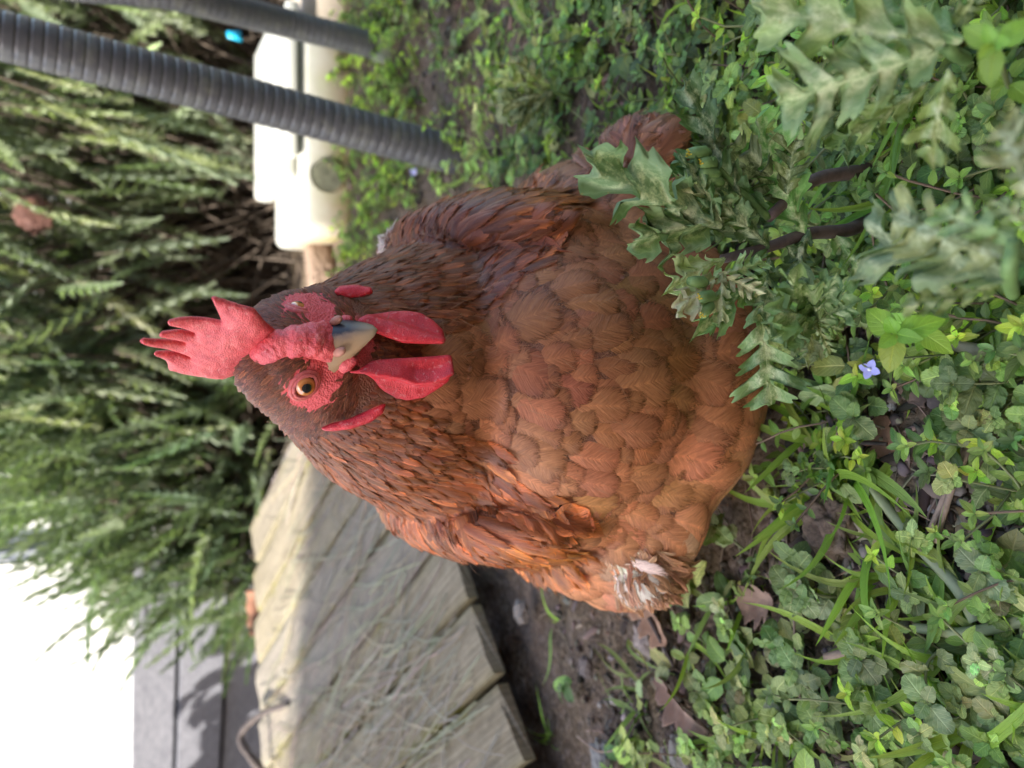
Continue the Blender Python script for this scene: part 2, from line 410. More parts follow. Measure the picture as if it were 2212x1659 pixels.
e1 = a2 + (a2-a1).normalized()*.35 + Vector((0, 0, .03)); e2 = e1 + Vector((-.25, -.4, .10)); e3 = e2 + Vector((-.3, -.5, -.25)); e4 = Vector((-.9, -1.1, .0))
hose('thick_hose', [a0, (a0+a1)/2 + Vector((0, 0, .004)), a1, (a1+a2)/2, a2, e1, e2, e3, e4], .0243, .0118, 'thick grey black ribbed hose slanting up across the white trough')
b0 = G(832, 104, .005); b1 = P(610, 48, 1.13); b2 = P(390, -8, 1.03)
e1 = b2 + (b2-b1)*1.6; e2 = e1 + Vector((.05, -.5, .12)); e3 = e2 + Vector((.05, -.6, -.1)); e4 = Vector((.9, -1.3, 0))
hose('thin_hose', [b0, (b0+b1)/2, b1, b2, e1, e2, e3, e4], .0205, .0105, 'thinner ribbed hose with a pale end cap at the edge of the white trough', simple('pale_cap', (.24, .26, .19), .6, 40, .2))
# ================================================================== THE HEN
PSI, TH = math.radians(21), math.radians(29)
HF = Vector((math.sin(PSI)*math.cos(TH), -math.cos(PSI)*math.cos(TH), -math.sin(TH)))      # the way the head points
HL = Vector((math.cos(PSI), math.sin(PSI), 0)); HU = HF.cross(HL).normalized()
if HU.z < 0: HU = -HU
HC = P(650, 777, .400)                                                                        # centre of the head
def H(f, l, u): return HC + HF*f + HL*l + HU*u
HM = Matrix((HL, -HF, HU)).transposed().to_4x4()          # local x = hen's left, y = back, z = up
hen = empty('hen', (0.005, .50, 0)); tag(hen, 'russet brown hen with red comb and wattles squatting among the weeds and facing the camera', 'hen')
# ---- body: soft primitives joined into one continuous surface
prims = []
def ell(c, r, M=None, kind='body'): prims.append((Vector(c), r, M, kind))
ell((.004, .500, .120), (.118, .150, .120)); ell((.004, .440, .125), (.104, .092, .108)); ell((.004, .455, .060), (.112, .110, .075))
fr_ = P(1385, 352, .545); fl_ = P(1385, 1236, .525); ell(fr_, (.024, .034, .028)); ell(fl_, (.020, .030, .024))
ell((.004, .478, .088), (.160, .112, .082)); ell((-.02, .465, .07), (.145, .10, .06))
ell((-.086, .500, .150), (.034, .115, .078)); ell((.094, .500, .150), (.034, .115, .076)); ell((.004, .50, .135), (.128, .12, .09))
ell((-.045, .61, .150), (.065, .11, .055)); ell((-.060, .69, .165), (.035, .06, .035))
NK = [((.002, .470, .205), .088), ((.003, .452, .235), .074), ((.006, .436, .262), .058), ((.011, .424, .284), .045), ((.015, .418, .304), .035)]
for c, r in NK: ell(c, (r, r, r), None, 'neck')
hq = HM.to_3x3()
ell(H(0, 0, .001), (.0225, .026, .0235), hq, 'head'); ell(H(.016, 0, -.004), (.0150, .016, .0145), hq, 'head')
ell(H(-.010, 0, .005), (.0225, .022, .0220), hq, 'head'); ell(H(-.004, 0, -.013), (.0230, .019, .017), hq, 'head')
bm = bmesh.new()
for c, r, M, kind in prims:
    d = bmesh.ops.create_icosphere(bm, subdivisions=4, radius=1)['verts']
    for v in d:
        p = Vector((v.co.x*r[0], v.co.y*r[1], v.co.z*r[2])); v.co = c + (M @ p if M else p)
tmp = bm_obj('tmp', bm, None) if False else None
me = bpy.data.meshes.new('tmp'); bm.to_mesh(me); bm.free()
to = bpy.data.objects.new('tmp', me); COL.objects.link(to)
md = to.modifiers.new('r', 'REMESH'); md.mode = 'VOXEL'; md.voxel_size = .0022; md.use_smooth_shade = True
md = to.modifiers.new('s', 'SMOOTH'); md.iterations = 10; md.factor = .5
dg = bpy.context.evaluated_depsgraph_get(); ev = bpy.data.meshes.new_from_object(to.evaluated_get(dg))
bpy.data.objects.remove(to); bpy.data.meshes.remove(me)
bv = np.empty(len(ev.vertices)*3); ev.vertices.foreach_get('co', bv); bv = bv.reshape(-1, 3)
ev.calc_loop_triangles(); tri = np.empty(len(ev.loop_triangles)*3, np.int32); ev.loop_triangles.foreach_get('vertices', tri); tri = tri.reshape(-1, 3)
TREE = BVHTree.FromPolygons([tuple(v) for v in bv], [tuple(int(i) for i in t) for t in tri])
hl = np.array([HL, -HF, HU])                              # rows: to local head axes
def hloc(p): return (np.asarray(p) - np.array(HC)) @ hl.T
EYEL = [(.0185, -.0135, .0035), (-.0185, -.0135, .0035)]          # eye centres, head-local (x left, y back, z up)
# bare red face mask in head-local space
def face_mask(q):
    q = np.atleast_2d(q); x, y, z = q[:, 0], q[:, 1], q[:, 2]
    d1 = np.sqrt(((abs(x)-.0200)/.013)**2 + ((y+.012)/.0135)**2 + ((z-.005)/.0120)**2)
    d2 = np.sqrt((x/.0125)**2 + ((y+.030)/.014)**2 + ((z-.002)/.015)**2)
    d3 = np.sqrt((x/.006)**2 + ((y+.020)/.022)**2 + ((z-.021)/.010)**2)
    d4 = np.sqrt(((abs(x)-.0145)/.011)**2 + ((y+.021)/.012)**2 + ((z-.002)/.0085)**2)
    return np.minimum(np.minimum(np.minimum(d1, d2), d3), d4)
fm = face_mask(hloc(bv)); red = np.clip((1.55-fm)/.4, 0, 1)[:, None]
tint = np.array([.16, .055, .028])*(1-red) + np.array([.62, .075, .075])*red
# bumpy bare skin
disp = (np.array([mnoise.noise(Vector(p)*650) for p in bv[(fm < 1.3)]]) if (fm < 1.3).any() else np.zeros(0))
nrm = np.empty(len(bv)*3); ev.vertices.foreach_get('normal', nrm); nrm = nrm.reshape(-1, 3)
bv2 = bv.copy(); bv2[fm < 1.3] += nrm[fm < 1.3]*disp[:, None]*.0007
m, nt, b = mat('hen_skin', .55, .4); n = N(nt); t = n.attr('tint'); co = n.coord()
vz = n.vor(co, 900); nz = n.noise(co, 300, 4, .6)
n.L(n.mix(n.math('MULTIPLY', vz, .6), t, n.mix(1.0, t, (1.5, 1.9, 1.8), 'MULTIPLY')), b.inputs['Base Color'])
n.bump(n.math('ADD', vz, nz), .8, .0006, b); b.inputs['Subsurface Weight'].default_value = .15; b.inputs['Subsurface Radius'].default_value = (.003, .001, .001)
skin = m
mb = MB(); mb.add(bv2, tri, None, tint); child(mb, 'body', skin, hen)

# ---- feathers
def feather_T(seed, nu=7, nv=9, w=.38, tip=1.0, cup=.10, point=0.0, rag=.03):
    r = np.random.default_rng(seed); V = []; U = []
    for j in range(nv):
        v = math.sin(j/(nv-1)*PI/2)**.9 if not point else j/(nv-1)
        base_ = (.35+.65*min(1, v/.45)**.8)
        wd = w*base_*(1 if v < .5 else max(0, 1-((v-.5)/.5)**(3.2 if not point else 1.8))**.5) + (.004 if not point else .003)
        for i in range(nu):
            u = -1+2*i/(nu-1); k = r.normal()*rag*(v > .4)
            x = u*wd*(1+k); y = v - .06*abs(u)*v + (r.normal()*rag*.5 if v > .8 else 0)
            z = -cup*abs(u)**1.7*wd + .012*math.sin(v*5+seed)*u
            V.append((x, y, z)); U.append((u, v, 0))
    F = [(j*nu+i, j*nu+i+1, (j+1)*nu+i+1, (j+1)*nu+i) for j in range(nv-1) for i in range(nu-1)]
    V = np.array(V)
    return V, np.array(F), np.array(U, float)
FT_B = [feather_T(s, w=.42, cup=.07) for s in range(6)]
FT_N = [feather_T(s+20, nu=5, nv=8, w=.13, cup=.25, point=1, rag=.08) for s in range(6)]
FT_H = [feather_T(s+40, nu=3, nv=5, w=.11, cup=.3, point=1, rag=.05) for s in range(4)]
FT_W = [feather_T(s+60, w=.24, nv=10, cup=.12, rag=.02) for s in range(4)]
fv = bv[tri]; fa = np.cross(fv[:, 1]-fv[:, 0], fv[:, 2]-fv[:, 0]); area = np.linalg.norm(fa, axis=1)/2; fn = fa/(area[:, None]*2+1e-15)
def sample(nc, mask):
    wgt = area*mask; k = RNG.choice(len(tri), nc, p=wgt/wgt.sum()); a = RNG.random((nc, 2)); fl = a.sum(1) > 1; a[fl] = 1-a[fl]
    p = fv[k, 0] + (fv[k, 1]-fv[k, 0])*a[:, :1] + (fv[k, 2]-fv[k, 0])*a[:, 1:]
    return p, fn[k]
def poisson(p, nn, rad):
    keep = []; kp = np.zeros((0, 3)); buf = np.zeros((len(p), 3)); c = 0
    for i in range(len(p)):
        if c == 0 or np.min(((buf[:c]-p[i])**2).sum(1)) > rad[i]**2: buf[c] = p[i]; c += 1; keep.append(i)
    return p[keep], nn[keep]
cen = fv.mean(1); FMc = face_mask(hloc(cen)); hd = np.linalg.norm(hloc(cen)/np.array([1, 1.15, 1]), axis=1)
axis_n = np.array([[*c, r] for c, r in NK])
def neck_param(p):
    """0 at the head, 1 at the neck base"""
    a = np.array([.016, .412, .315]); b = np.array([.002, .470, .195]); d = b-a
    t = ((p-a)@d)/(d@d); r = np.linalg.norm(p-(a+np.clip(t, 0, 1.3)[:, None]*d), axis=1)
    return t, r
vis = (cen[:, 1] < .72)
tN, rN = neck_param(cen)
isH = (hd < .038) & (cen[:, 2] > .285) & (tN < .35)
# front V: breast feathers reach up under the wattles
ang = np.arctan2(abs(cen[:, 0]-.004), -(cen[:, 1]-.50))
isN = (~isH) & ((tN < .98+.12*np.clip((cen[:, 1]-.42)/.05, 0, 1)) & (rN < .058+.055*np.clip(tN, 0, 1)) & (cen[:, 2] > .262-.085*np.clip((abs(cen[:, 0]-.004)-.018)/.05, 0, 1)))
isB = (~isH) & (~isN)
def basis(p, nn, d, tilt, roll=.0, jit=.12):
    """axes for feathers lying on the surface: tip direction d (k,3) made tangent, lifted by tilt"""
    nn = nn/np.linalg.norm(nn, axis=1, keepdims=True)
    d = d - nn*(d*nn).sum(1, keepdims=True); d /= (np.linalg.norm(d, axis=1, keepdims=True)+1e-9)
    s = np.cross(d, nn); a = RNG.normal(0, jit, len(p))[:, None]
    d = d*np.cos(a)+s*np.sin(a); tl = (tilt + RNG.normal(0, .03, len(p)))[:, None]
    dd = d*np.cos(tl)+nn*np.sin(tl); n2 = nn*np.cos(tl)-d*np.sin(tl)
    rl = RNG.normal(roll, .10, len(p))[:, None]; x = np.cross(dd, n2); x2 = x*np.cos(rl)+n2*np.sin(rl); n3 = np.cross(x2, dd)
    return np.stack([x2, dd, n3], -1)
def plume(mb, Ts, p, nn, d, ln, wd, lift, tint, jit=.12, sink=.0015, conform=True):
    """feathers rooted at p; each one follows the curve of the body and rises from -sink at its root to lift*length at its tip"""
    B = basis(p, nn, d, np.zeros(len(p))+.02, 0, jit); ch = RNG.integers(0, len(Ts), len(p))
    lift = np.broadcast_to(np.asarray(lift, float), (len(p),))
    for q in range(len(Ts)):
        k = np.nonzero(ch == q)[0]
        if not len(k): continue
        v, f, uv = Ts[q]; m_ = len(v)
        W = p[k][:, None] + B[k][:, None, :, 0]*(v[None, :, 0]*(ln[k]*wd[k])[:, None])[..., None] + B[k][:, None, :, 1]*(v[None, :, 1]*ln[k][:, None])[..., None]
        hgt = -sink + (lift[k]*ln[k])[:, None]*np.clip(v[None, :, 1], 0, 1)**.8 + v[None, :, 2]*ln[k][:, None]
        W = W.reshape(-1, 3); hgt = hgt.ravel(); nb = np.repeat(nn[k], m_, 0)
        if conform:
            for i in range(len(W)):
                a, n_, _, _ = TREE.find_nearest(Vector(W[i])); W[i] = a; nb[i] = nb[i]*.35 + np.array(n_)*.65
        nb /= np.linalg.norm(nb, axis=1, keepdims=True); W = W + nb*hgt[:, None]
        F = (f[None] + (np.arange(len(k))*m_)[:, None, None]).reshape(-1, f.shape[1])
        U = np.repeat(uv[None], len(k), 0).copy(); U[:, :, 2] = RNG.random(len(k))[:, None]
        mb.add(W, F, U.reshape(-1, 3), np.repeat(tint[k][:, None], m_, 1).reshape(-1, 3))
def feather_mat(name, barbs=26, streak=False):
    m, nt, b = mat(name, .42 if streak else .48, .45 if streak else .40); n = N(nt)
    u, v, r = n.sep(n.attr('fuv')); t = n.attr('tint'); au = n.math('ABSOLUTE', u); co = n.coord()
    cb = n.new('ShaderNodeCombineXYZ'); n.val(cb.inputs[0], n.math('MULTIPLY', n.math('SUBTRACT', v, n.math('MULTIPLY', au, .45)), float(barbs))); n.val(cb.inputs[1], n.math('MULTIPLY', au, 1.6)); n.val(cb.inputs[2], n.math('MULTIPLY', r, 61.0))
    bb = n.math('MULTIPLY', n.math('SUBTRACT', n.noise(cb.outputs[0], 1.0, 2, .8), .5), 5.5)
    c2 = n.new('ShaderNodeCombineXYZ'); n.val(c2.inputs[0], n.math('MULTIPLY', n.math('SUBTRACT', v, n.math('MULTIPLY', au, .45)), float(barbs)*2.2)); n.val(c2.inputs[1], 3.0); n.val(c2.inputs[2], n.math('ADD', n.math('MULTIPLY', r, 91.0), n.math('SIGN', u)))
    hi = n.math('MULTIPLY', n.math('SUBTRACT', n.noise(c2.outputs[0], 1.0, 1, .5), .5), 3.2)
    clump = n.noise(n.scalev(n.attr('fuv'), (2.5, 9, 40)), 2.0, 4, .7, .4)
    shaft = n.math('SUBTRACT', 1.0, n.math('MULTIPLY', au, 11), clamp=True)
    if streak:
        mid = n.ramp(au, [(.10, (.62, .55, .5)), (.55, (1, 1, 1)), (1, (2.1, 2.0, 1.8))])
    else:
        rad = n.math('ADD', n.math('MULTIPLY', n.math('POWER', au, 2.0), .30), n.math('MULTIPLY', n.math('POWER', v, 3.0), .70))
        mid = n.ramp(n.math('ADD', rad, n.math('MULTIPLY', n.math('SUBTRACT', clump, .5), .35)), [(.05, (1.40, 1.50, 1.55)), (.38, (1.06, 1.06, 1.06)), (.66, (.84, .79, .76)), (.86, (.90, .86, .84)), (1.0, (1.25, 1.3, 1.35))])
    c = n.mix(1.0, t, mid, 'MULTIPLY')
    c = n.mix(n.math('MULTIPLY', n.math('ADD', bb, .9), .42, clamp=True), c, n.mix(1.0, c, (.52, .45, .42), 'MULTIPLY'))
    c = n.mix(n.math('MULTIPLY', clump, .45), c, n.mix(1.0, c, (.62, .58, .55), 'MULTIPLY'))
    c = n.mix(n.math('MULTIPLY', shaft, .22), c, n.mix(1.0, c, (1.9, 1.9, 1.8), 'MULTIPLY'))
    n.L(c, b.inputs['Base Color']); b.inputs['Sheen Weight'].default_value = .08; b.inputs['Sheen Roughness'].default_value = .4
    b.inputs['Sheen Tint'].default_value = (1, .75, .55, 1)
    n.bump(bb, .35, .0003, b)
    # ragged, slightly open rim of loose barbs
    edge = n.math('MAXIMUM', n.math('POWER', au, 3.0), n.math('POWER', v, 7.0))
    nz = n.math('ADD', n.math('MULTIPLY', n.math('ADD', bb, 1.0), .25), n.math('MULTIPLY', clump, .5))
    al = n.math('MULTIPLY', n.math('SUBTRACT', n.math('ADD', .52, n.math('ADD', n.math('MULTIPLY', clump, .30), n.math('MULTIPLY', hi, .42))), edge), 3.0, clamp=True)
    n.L(al, b.inputs['Alpha'])
    tr = n.new('ShaderNodeBsdfTranslucent'); n.L(c, tr.inputs[0]); mx = n.new('ShaderNodeMixShader'); mx.inputs[0].default_value = .10
    tp = n.new('ShaderNodeBsdfTransparent'); m2 = n.new('ShaderNodeMixShader'); n.L(al, m2.inputs[0]); n.L(tp.outputs[0], m2.inputs[1]); n.L(tr.outputs[0], m2.inputs[2])
    n.L(b.outputs[0], mx.inputs[1]); n.L(m2.outputs[0], mx.inputs[2]); n.L(mx.outputs[0], nt.nodes['Material Output'].inputs[0])
    return m
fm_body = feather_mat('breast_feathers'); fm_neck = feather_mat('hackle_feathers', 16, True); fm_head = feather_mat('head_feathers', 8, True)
def colr(p, base, var=.14):
    k = len(p); c = np.array(base)[None]*np.exp(RNG.normal(0, var, k))[:, None]
    c = c*(1+RNG.normal(0, .05, (k, 3))); return c
# body plumage
p, nn = sample(30000, isB*vis*(cen[:, 2] > -.005)); nn_s = nn
low = np.clip((.26-p[:, 2])/.2, 0, 1)
front = np.clip((.50-p[:, 1])/.12, 0, 1)
rad = .0070 + .0060*low
p, nn = poisson(p, nn, rad)
hp = np.array([.010, .40, .31])
d = p-hp; d /= np.linalg.norm(d, axis=1, keepdims=True); back = np.clip((p[:, 1]-.44)/.10, 0, 1)[:, None]
d = d*(1-.6*back) + np.array([0, 1.0, -.12])*back*1.2 + np.array([0, 0, -.35])
low = np.clip((.26-p[:, 2])/.2, 0, 1); ln = (.029+.020*low)*np.exp(RNG.normal(0, .16, len(p)))
side = np.clip((-(p[:, 0])+.02)/.12, 0, 1)                            # right flank: paler feathers, partly side light put into the colour
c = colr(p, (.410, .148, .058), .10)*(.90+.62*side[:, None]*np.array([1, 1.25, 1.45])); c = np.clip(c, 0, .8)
white = np.linalg.norm(p-np.array([-.098, .425, .085]), axis=1)
wp, _n = TREE.ray_cast(EYE, ray(1362, 1222).normalized())[:2]; dw = np.linalg.norm(p-np.array(wp), axis=1); c[dw < .018] = (.85, .76, .68); kk = (dw >= .018) & (dw < .030); c[kk] = (.60, .34, .19)
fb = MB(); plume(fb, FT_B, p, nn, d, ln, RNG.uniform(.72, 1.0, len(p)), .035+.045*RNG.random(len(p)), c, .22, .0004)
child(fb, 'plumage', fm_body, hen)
# upper breast under the wattles: small scale-like feathers
# neck hackles: rows from the head down over the shoulders
mk = isN*(tN > -.6)
p, nn = sample(36000, mk); t, r = neck_param(p); t = np.clip(t, 0, 1)
frontc = np.clip(1-abs(p[:, 0]-.006)/.035, 0, 1)*np.clip((.46-p[:, 1])/.03, 0, 1)
rad = .0019+.0030*t
p, nn = poisson(p, nn, rad); t, r = neck_param(p); t = np.clip(t, 0, 1)
frontc = np.clip(1-abs(p[:, 0]-.006)/.045, 0, 1)*(p[:, 1] < .46)
d = p-np.array([.016, .425, .335]); d /= np.linalg.norm(d, axis=1, keepdims=True); d += np.array([0, .0, -.25])
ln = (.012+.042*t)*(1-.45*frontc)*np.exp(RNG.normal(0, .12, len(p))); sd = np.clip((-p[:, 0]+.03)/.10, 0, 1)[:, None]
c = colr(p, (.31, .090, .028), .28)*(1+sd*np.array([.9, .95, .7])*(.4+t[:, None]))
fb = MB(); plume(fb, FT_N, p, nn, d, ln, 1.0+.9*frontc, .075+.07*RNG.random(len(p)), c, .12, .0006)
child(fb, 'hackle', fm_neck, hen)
# cape: long hackles that lie over the shoulders on both sides
mk = isB*(cen[:, 2] > .15)*(cen[:, 1] < .60)*(tN < 1.9)
p, nn = sample(26000, mk)
az = np.degrees(np.arctan2(abs(p[:, 0]-.004), .50-p[:, 1]))           # 0 straight ahead, 90 to the side
lim = .205 - .030*np.clip((az-38)/40, 0, 1)
k = (az > 24+RNG.normal(0, 3, len(p))) & (p[:, 2] > lim-.045*np.clip((az-30)/30, 0, 1)+.045*np.clip((44-az)/20, 0, 1)+RNG.normal(0, .004, len(p))); p, nn = p[k], nn[k]
p, nn = poisson(p, nn, np.full(len(p), .0050)); d = p-np.array([.010, .41, .33]); d /= np.linalg.norm(d, axis=1, keepdims=True); d += np.array([0, .05, -.30])
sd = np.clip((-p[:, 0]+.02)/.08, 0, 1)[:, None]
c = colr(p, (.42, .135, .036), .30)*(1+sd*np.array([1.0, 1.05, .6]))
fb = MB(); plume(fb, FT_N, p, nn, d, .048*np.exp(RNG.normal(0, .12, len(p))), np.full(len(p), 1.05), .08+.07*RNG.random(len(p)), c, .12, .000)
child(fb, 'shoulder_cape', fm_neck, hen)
# head: tiny feathers except on the bare face
p, nn = sample(60000, isH*(FMc > .88)); fk = face_mask(hloc(p)); kk = RNG.random(len(p)) < np.clip((fk-.90)/.55, 0, 1)**1.6; p, nn = p[kk], nn[kk]; p, nn = poisson(p, nn, np.full(len(p), .00105))
q = hloc(p); dl = np.stack([q[:, 0]*.5, np.full(len(q), .03), q[:, 2]*.2-.004], 1); d = dl @ hl
k = ~((abs(q[:, 0]) < .010) & (q[:, 1] < -.020)); p, nn, d, q = p[k], nn[k], d[k], q[k]
c = colr(p, (.31, .105, .048), .24)
tan = np.linalg.norm((q-np.array([-.019, .004, -.004]))/np.array([.01, .006, .006]), axis=1); tn = (tan < 1) | (np.linalg.norm((q-np.array([.019, .004, -.004]))/np.array([.01, .006, .006]), axis=1) < 1)
c[tn] = np.array([.33, .22, .12])
fb = MB(); plume(fb, FT_H, p, nn, d, .0062*np.exp(RNG.normal(0, .2, len(p)))*(1+.4*np.clip(q[:, 1]/.02, 0, 1)), np.full(len(p), 1.3), np.full(len(p), .20)+.15*RNG.random(len(p)), c, .25, .0003)
child(fb, 'head_feathers', fm_head, hen)
# wings: folded, longer smooth feathers on each flank
for sg in (-1, 1):
    mk = isB*(np.sign(cen[:, 0]-.004) == sg)*(abs(cen[:, 0]-.004) > .100)*(cen[:, 2] > .085)*(cen[:, 2] < .235)*(cen[:, 1] > .42)
    p, nn = sample(5000, mk); p, nn = poisson(p, nn, np.full(len(p), .014))
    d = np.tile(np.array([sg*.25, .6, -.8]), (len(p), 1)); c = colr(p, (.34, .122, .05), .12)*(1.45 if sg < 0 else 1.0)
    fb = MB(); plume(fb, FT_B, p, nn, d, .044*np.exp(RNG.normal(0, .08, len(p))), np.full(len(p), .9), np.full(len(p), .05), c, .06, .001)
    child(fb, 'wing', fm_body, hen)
# tail and saddle behind
mk = (cen[:, 1] > .60)*(cen[:, 2] > .12); p, nn = sample(4000, mk); p, nn = poisson(p, nn, np.full(len(p), .014))
d = np.tile(np.array([-.2, 1, .35]), (len(p), 1)); fb = MB()
plume(fb, FT_W, p, nn, d, .075*np.exp(RNG.normal(0, .1, len(p))), np.full(len(p), 1.3), np.full(len(p), .16), colr(p, (.38, .17, .085), .12), .15, .001)
child(fb, 'tail', fm_body, hen)
# loose fluff: fan of soft feathers standing off the flank (right) and the white downy patch (left)
def onbody(px, py):
    h_, nr, i_, d_ = TREE.ray_cast(EYE, ray(px, py).normalized())
    return h_, nr
def fluff(name, px, py, cnt, spread, ln, col, d0, tilt, label=None, wid=.8, m=fm_head, T_=FT_H):
    h_, nr = onbody(px, py)
    if h_ is None: print('MISS', name); return
    k = cnt; P0 = np.array(h_)[None]+RNG.normal(0, spread, (k, 3)); pr_ = []; nr_ = []
    for q in P0:
        a, b2, _, _ = TREE.find_nearest(Vector(q)); pr_.append(a); nr_.append(b2)
    p = np.array(pr_); nn = np.array(nr_); nn *= np.sign((nn*(np.array(EYE)-p)).sum(1, keepdims=True)) if False else 1
    d_ = np.array(d0, float)[None]+RNG.normal(0, .30, (k, 3))
    fb = MB(); plume(fb, T_, p, nn, d_, ln*np.exp(RNG.normal(0, .22, k)), np.full(k, wid), tilt+RNG.random(k)*.30, colr(p, col, .08), .20, .001, True)
    o = child(fb, name, m, hen)
    if label: o['label'] = label
fluff('downy_patch', 1352, 1222, 11, .0045, .020, (.82, .70, .58), (-.3, .1, -1), .10, 'downy off-white patch low on the flank', .75, fm_body, FT_B)
fluff('downy_patch', 1354, 1222, 260, .0050, .015, (.92, .78, .64), (-.3, .1, -1), .05, 'loose white down over the pale patch', .50, fm_body, FT_N)
fluff('flank_fluff', 1402, 1252, 900, .010, .020, (.66, .36, .18), (-.5, .2, -1), .10, 'pale orange fluffy feathers below the white patch', .8)
fluff('flank_fluff', 1365, 350, 420, .014, .034, (.42, .18, .095), (.7, .0, -.6), .06, 'loose feathers fanned out from the side', .9, fm_neck, FT_N)
fluff('wing_edge', 838, 522, 160, .0032, .012, (.80, .70, .62), (.3, .3, .4), .2, 'small white feather on the wing edge', .8)
# fine light hair-like barbs over the breast
p, nn = sample(2600, (isB+isN*(cen[:, 1] < .45))*(cen[:, 2] > .01)*(cen[:, 1] < .55)); d = p-hp + np.array([0, 0, -.08]); d += RNG.normal(0, .05, d.shape)
hair = (np.array([[-.006, 0, 0], [.006, 0, 0], [.005, .5, .04], [-.005, .5, .04], [.0, 1, .01]]), np.array([(0, 1, 2, 3), (3, 2, 4, 4)]), np.array([[0, .2, 0]]*5))
fb = MB(); B = basis(p, nn, d, np.full(len(p), .10)+RNG.random(len(p))*.15, 0, .5); ln = .007+.010*RNG.random(len(p)); M = B*ln[:, None, None]
TV = (hair[0], np.array([(0, 1, 2), (0, 2, 3), (3, 2, 4)]), hair[2])
fb.inst(TV, M, p+nn*(.004+.002*RNG.random(len(p)))[:, None], np.tile([.34, .17, .08], (len(p), 1)))
child(fb, 'filoplumes', simple('fine_barbs', (1, 1, 1), .6, 60, .1, 0, usetint=True), hen)

# ---- comb, wattles, lobes: solids grown from outlines laid in their own planes
def blob(mb, outline, toP, nfun, T, R, step, cup=None, zig=0):
    """outline: list of 2D pts (picture units); toP maps to 3D; thickness T reached R inside the rim"""
    O = np.array(outline, float)
    # resample outline
    q = []
    for i in range(len(O)):
        a, b = O[i], O[(i+1) % len(O)]; k = max(1, int(np.linalg.norm(b-a)/step)); q += [a+(b-a)*j/k for j in range(k)]
    O2 = np.array(q)
    for _ in range(2): O2 = .5*O2 + .25*(np.roll(O2, 1, 0)+np.roll(O2, -1, 0))
    lo, hi = O2.min(0), O2.max(0); xs = np.arange(lo[0], hi[0], step); ys = np.arange(lo[1], hi[1], step)
    gx_, gy_ = np.meshgrid(xs, ys); pts = np.stack([gx_.ravel(), gy_.ravel()], 1) + RNG.uniform(-.2, .2, (gx_.size, 2))*step
    A = O2; Bq = np.roll(O2, -1, 0)
    def inside_dist(P_):
        ins = np.zeros(len(P_), bool); dist = np.full(len(P_), 1e9)
        for a, b in zip(A, Bq):
            c = ((a[1] > P_[:, 1]) != (b[1] > P_[:, 1])) & (P_[:, 0] < (b[0]-a[0])*(P_[:, 1]-a[1])/(b[1]-a[1]+1e-12)+a[0]); ins ^= c
            d = b-a; t = np.clip(((P_-a)@d)/(d@d+1e-12), 0, 1); dist = np.minimum(dist, np.linalg.norm(P_-(a+t[:, None]*d), axis=1))
        return ins, dist
    ins, dist = inside_dist(pts); pts = pts[ins & (dist > step*.45)]
    allp = np.concatenate([O2, pts]); ne = len(O2)
    vs, es, fs, *_ = delaunay_2d_cdt([Vector(p) for p in allp], [(i, (i+1) % ne) for i in range(ne)], [list(range(ne))], 1, 1e-6)
    vs = np.array([tuple(v) for v in vs]); _, dist = inside_dist(vs); d = np.clip(dist/R, 0, 1)
    th = T*np.sqrt(np.clip(1-(1-d)**2, 0, 1)); th[dist < step*.1] = 0
    base = np.array([tuple(toP(v[0], v[1])) for v in vs]); nr = np.array([tuple(nfun(v[0], v[1])) for v in vs])
    if cup is not None: base = base + nr*np.array([cup(v[0], v[1]) for v in vs])[:, None]
    wr_ = np.array([mnoise.noise(Vector(p)*260) for p in base])*T*.16*(d > .3)
    f = base + nr*(th+wr_)[:, None]; bk = base - nr*(th-wr_)[:, None]
    k = len(vs); F = np.array([tuple(x) for x in fs if len(x) == 3])
    rim = dist < step*.1; bk[rim] = f[rim]
    u = np.stack([d, np.zeros(k), np.zeros(k)], 1)
    fr = F.copy(); a = f[F[:, 0]]; nn_ = np.cross(f[F[:, 1]]-a, f[F[:, 2]]-a)
    if (nn_*nr[F[:, 0]]).sum() < 0: fr = F[:, ::-1]
    idx = np.arange(k)+k; idx[rim] = np.arange(k)[rim]
    mb.add(np.concatenate([f, bk]), np.concatenate([fr, idx[fr][:, ::-1]]), np.concatenate([u, u]))
def flesh(name, c1, c2, c3, sc=620, rough=.42):
    m, nt, b = mat(name, rough, .45); n = N(nt); co = n.coord(); vz = n.vor(co, sc); nz = n.noise(co, 120, 5, .65)
    u, v, r = n.sep(n.attr('fuv'))
    c = n.ramp(nz, [(.32, c1), (.55, c2), (.75, c3)])
    c = n.mix(n.math('MULTIPLY', n.ramp(vz, [(.25, (1, 1, 1)), (.6, (0, 0, 0))]), .40), c, n.mix(1.0, c, (1.45, 2.3, 2.1), 'MULTIPLY'))
    fl = n.ramp(n.noise(co, 420, 3, .6), [(.60, (0, 0, 0)), (.68, (1, 1, 1))]); c = n.mix(n.math('MULTIPLY', fl, .35), c, (.80, .42, .38))
    n.L(c, b.inputs['Base Color']); n.bump(n.math('SUBTRACT', nz, n.math('MULTIPLY', vz, 1.1)), .55, .00045, b)
    b.inputs['Subsurface Weight'].default_value = .25; b.inputs['Subsurface Radius'].default_value = (.004, .0012, .001); b.inputs['Subsurface Scale'].default_value = 1
    return m
combm = flesh('comb_skin', (.58, .055, .065), (.74, .10, .105), (.80, .17, .16), 1300)
wattm = flesh('wattle_skin', (.52, .018, .030), (.66, .030, .042), (.72, .06, .065), 1500, .36)
def Z1(zx, zy): return (274.3+zx*.3473, 603.4+zy*.3473)
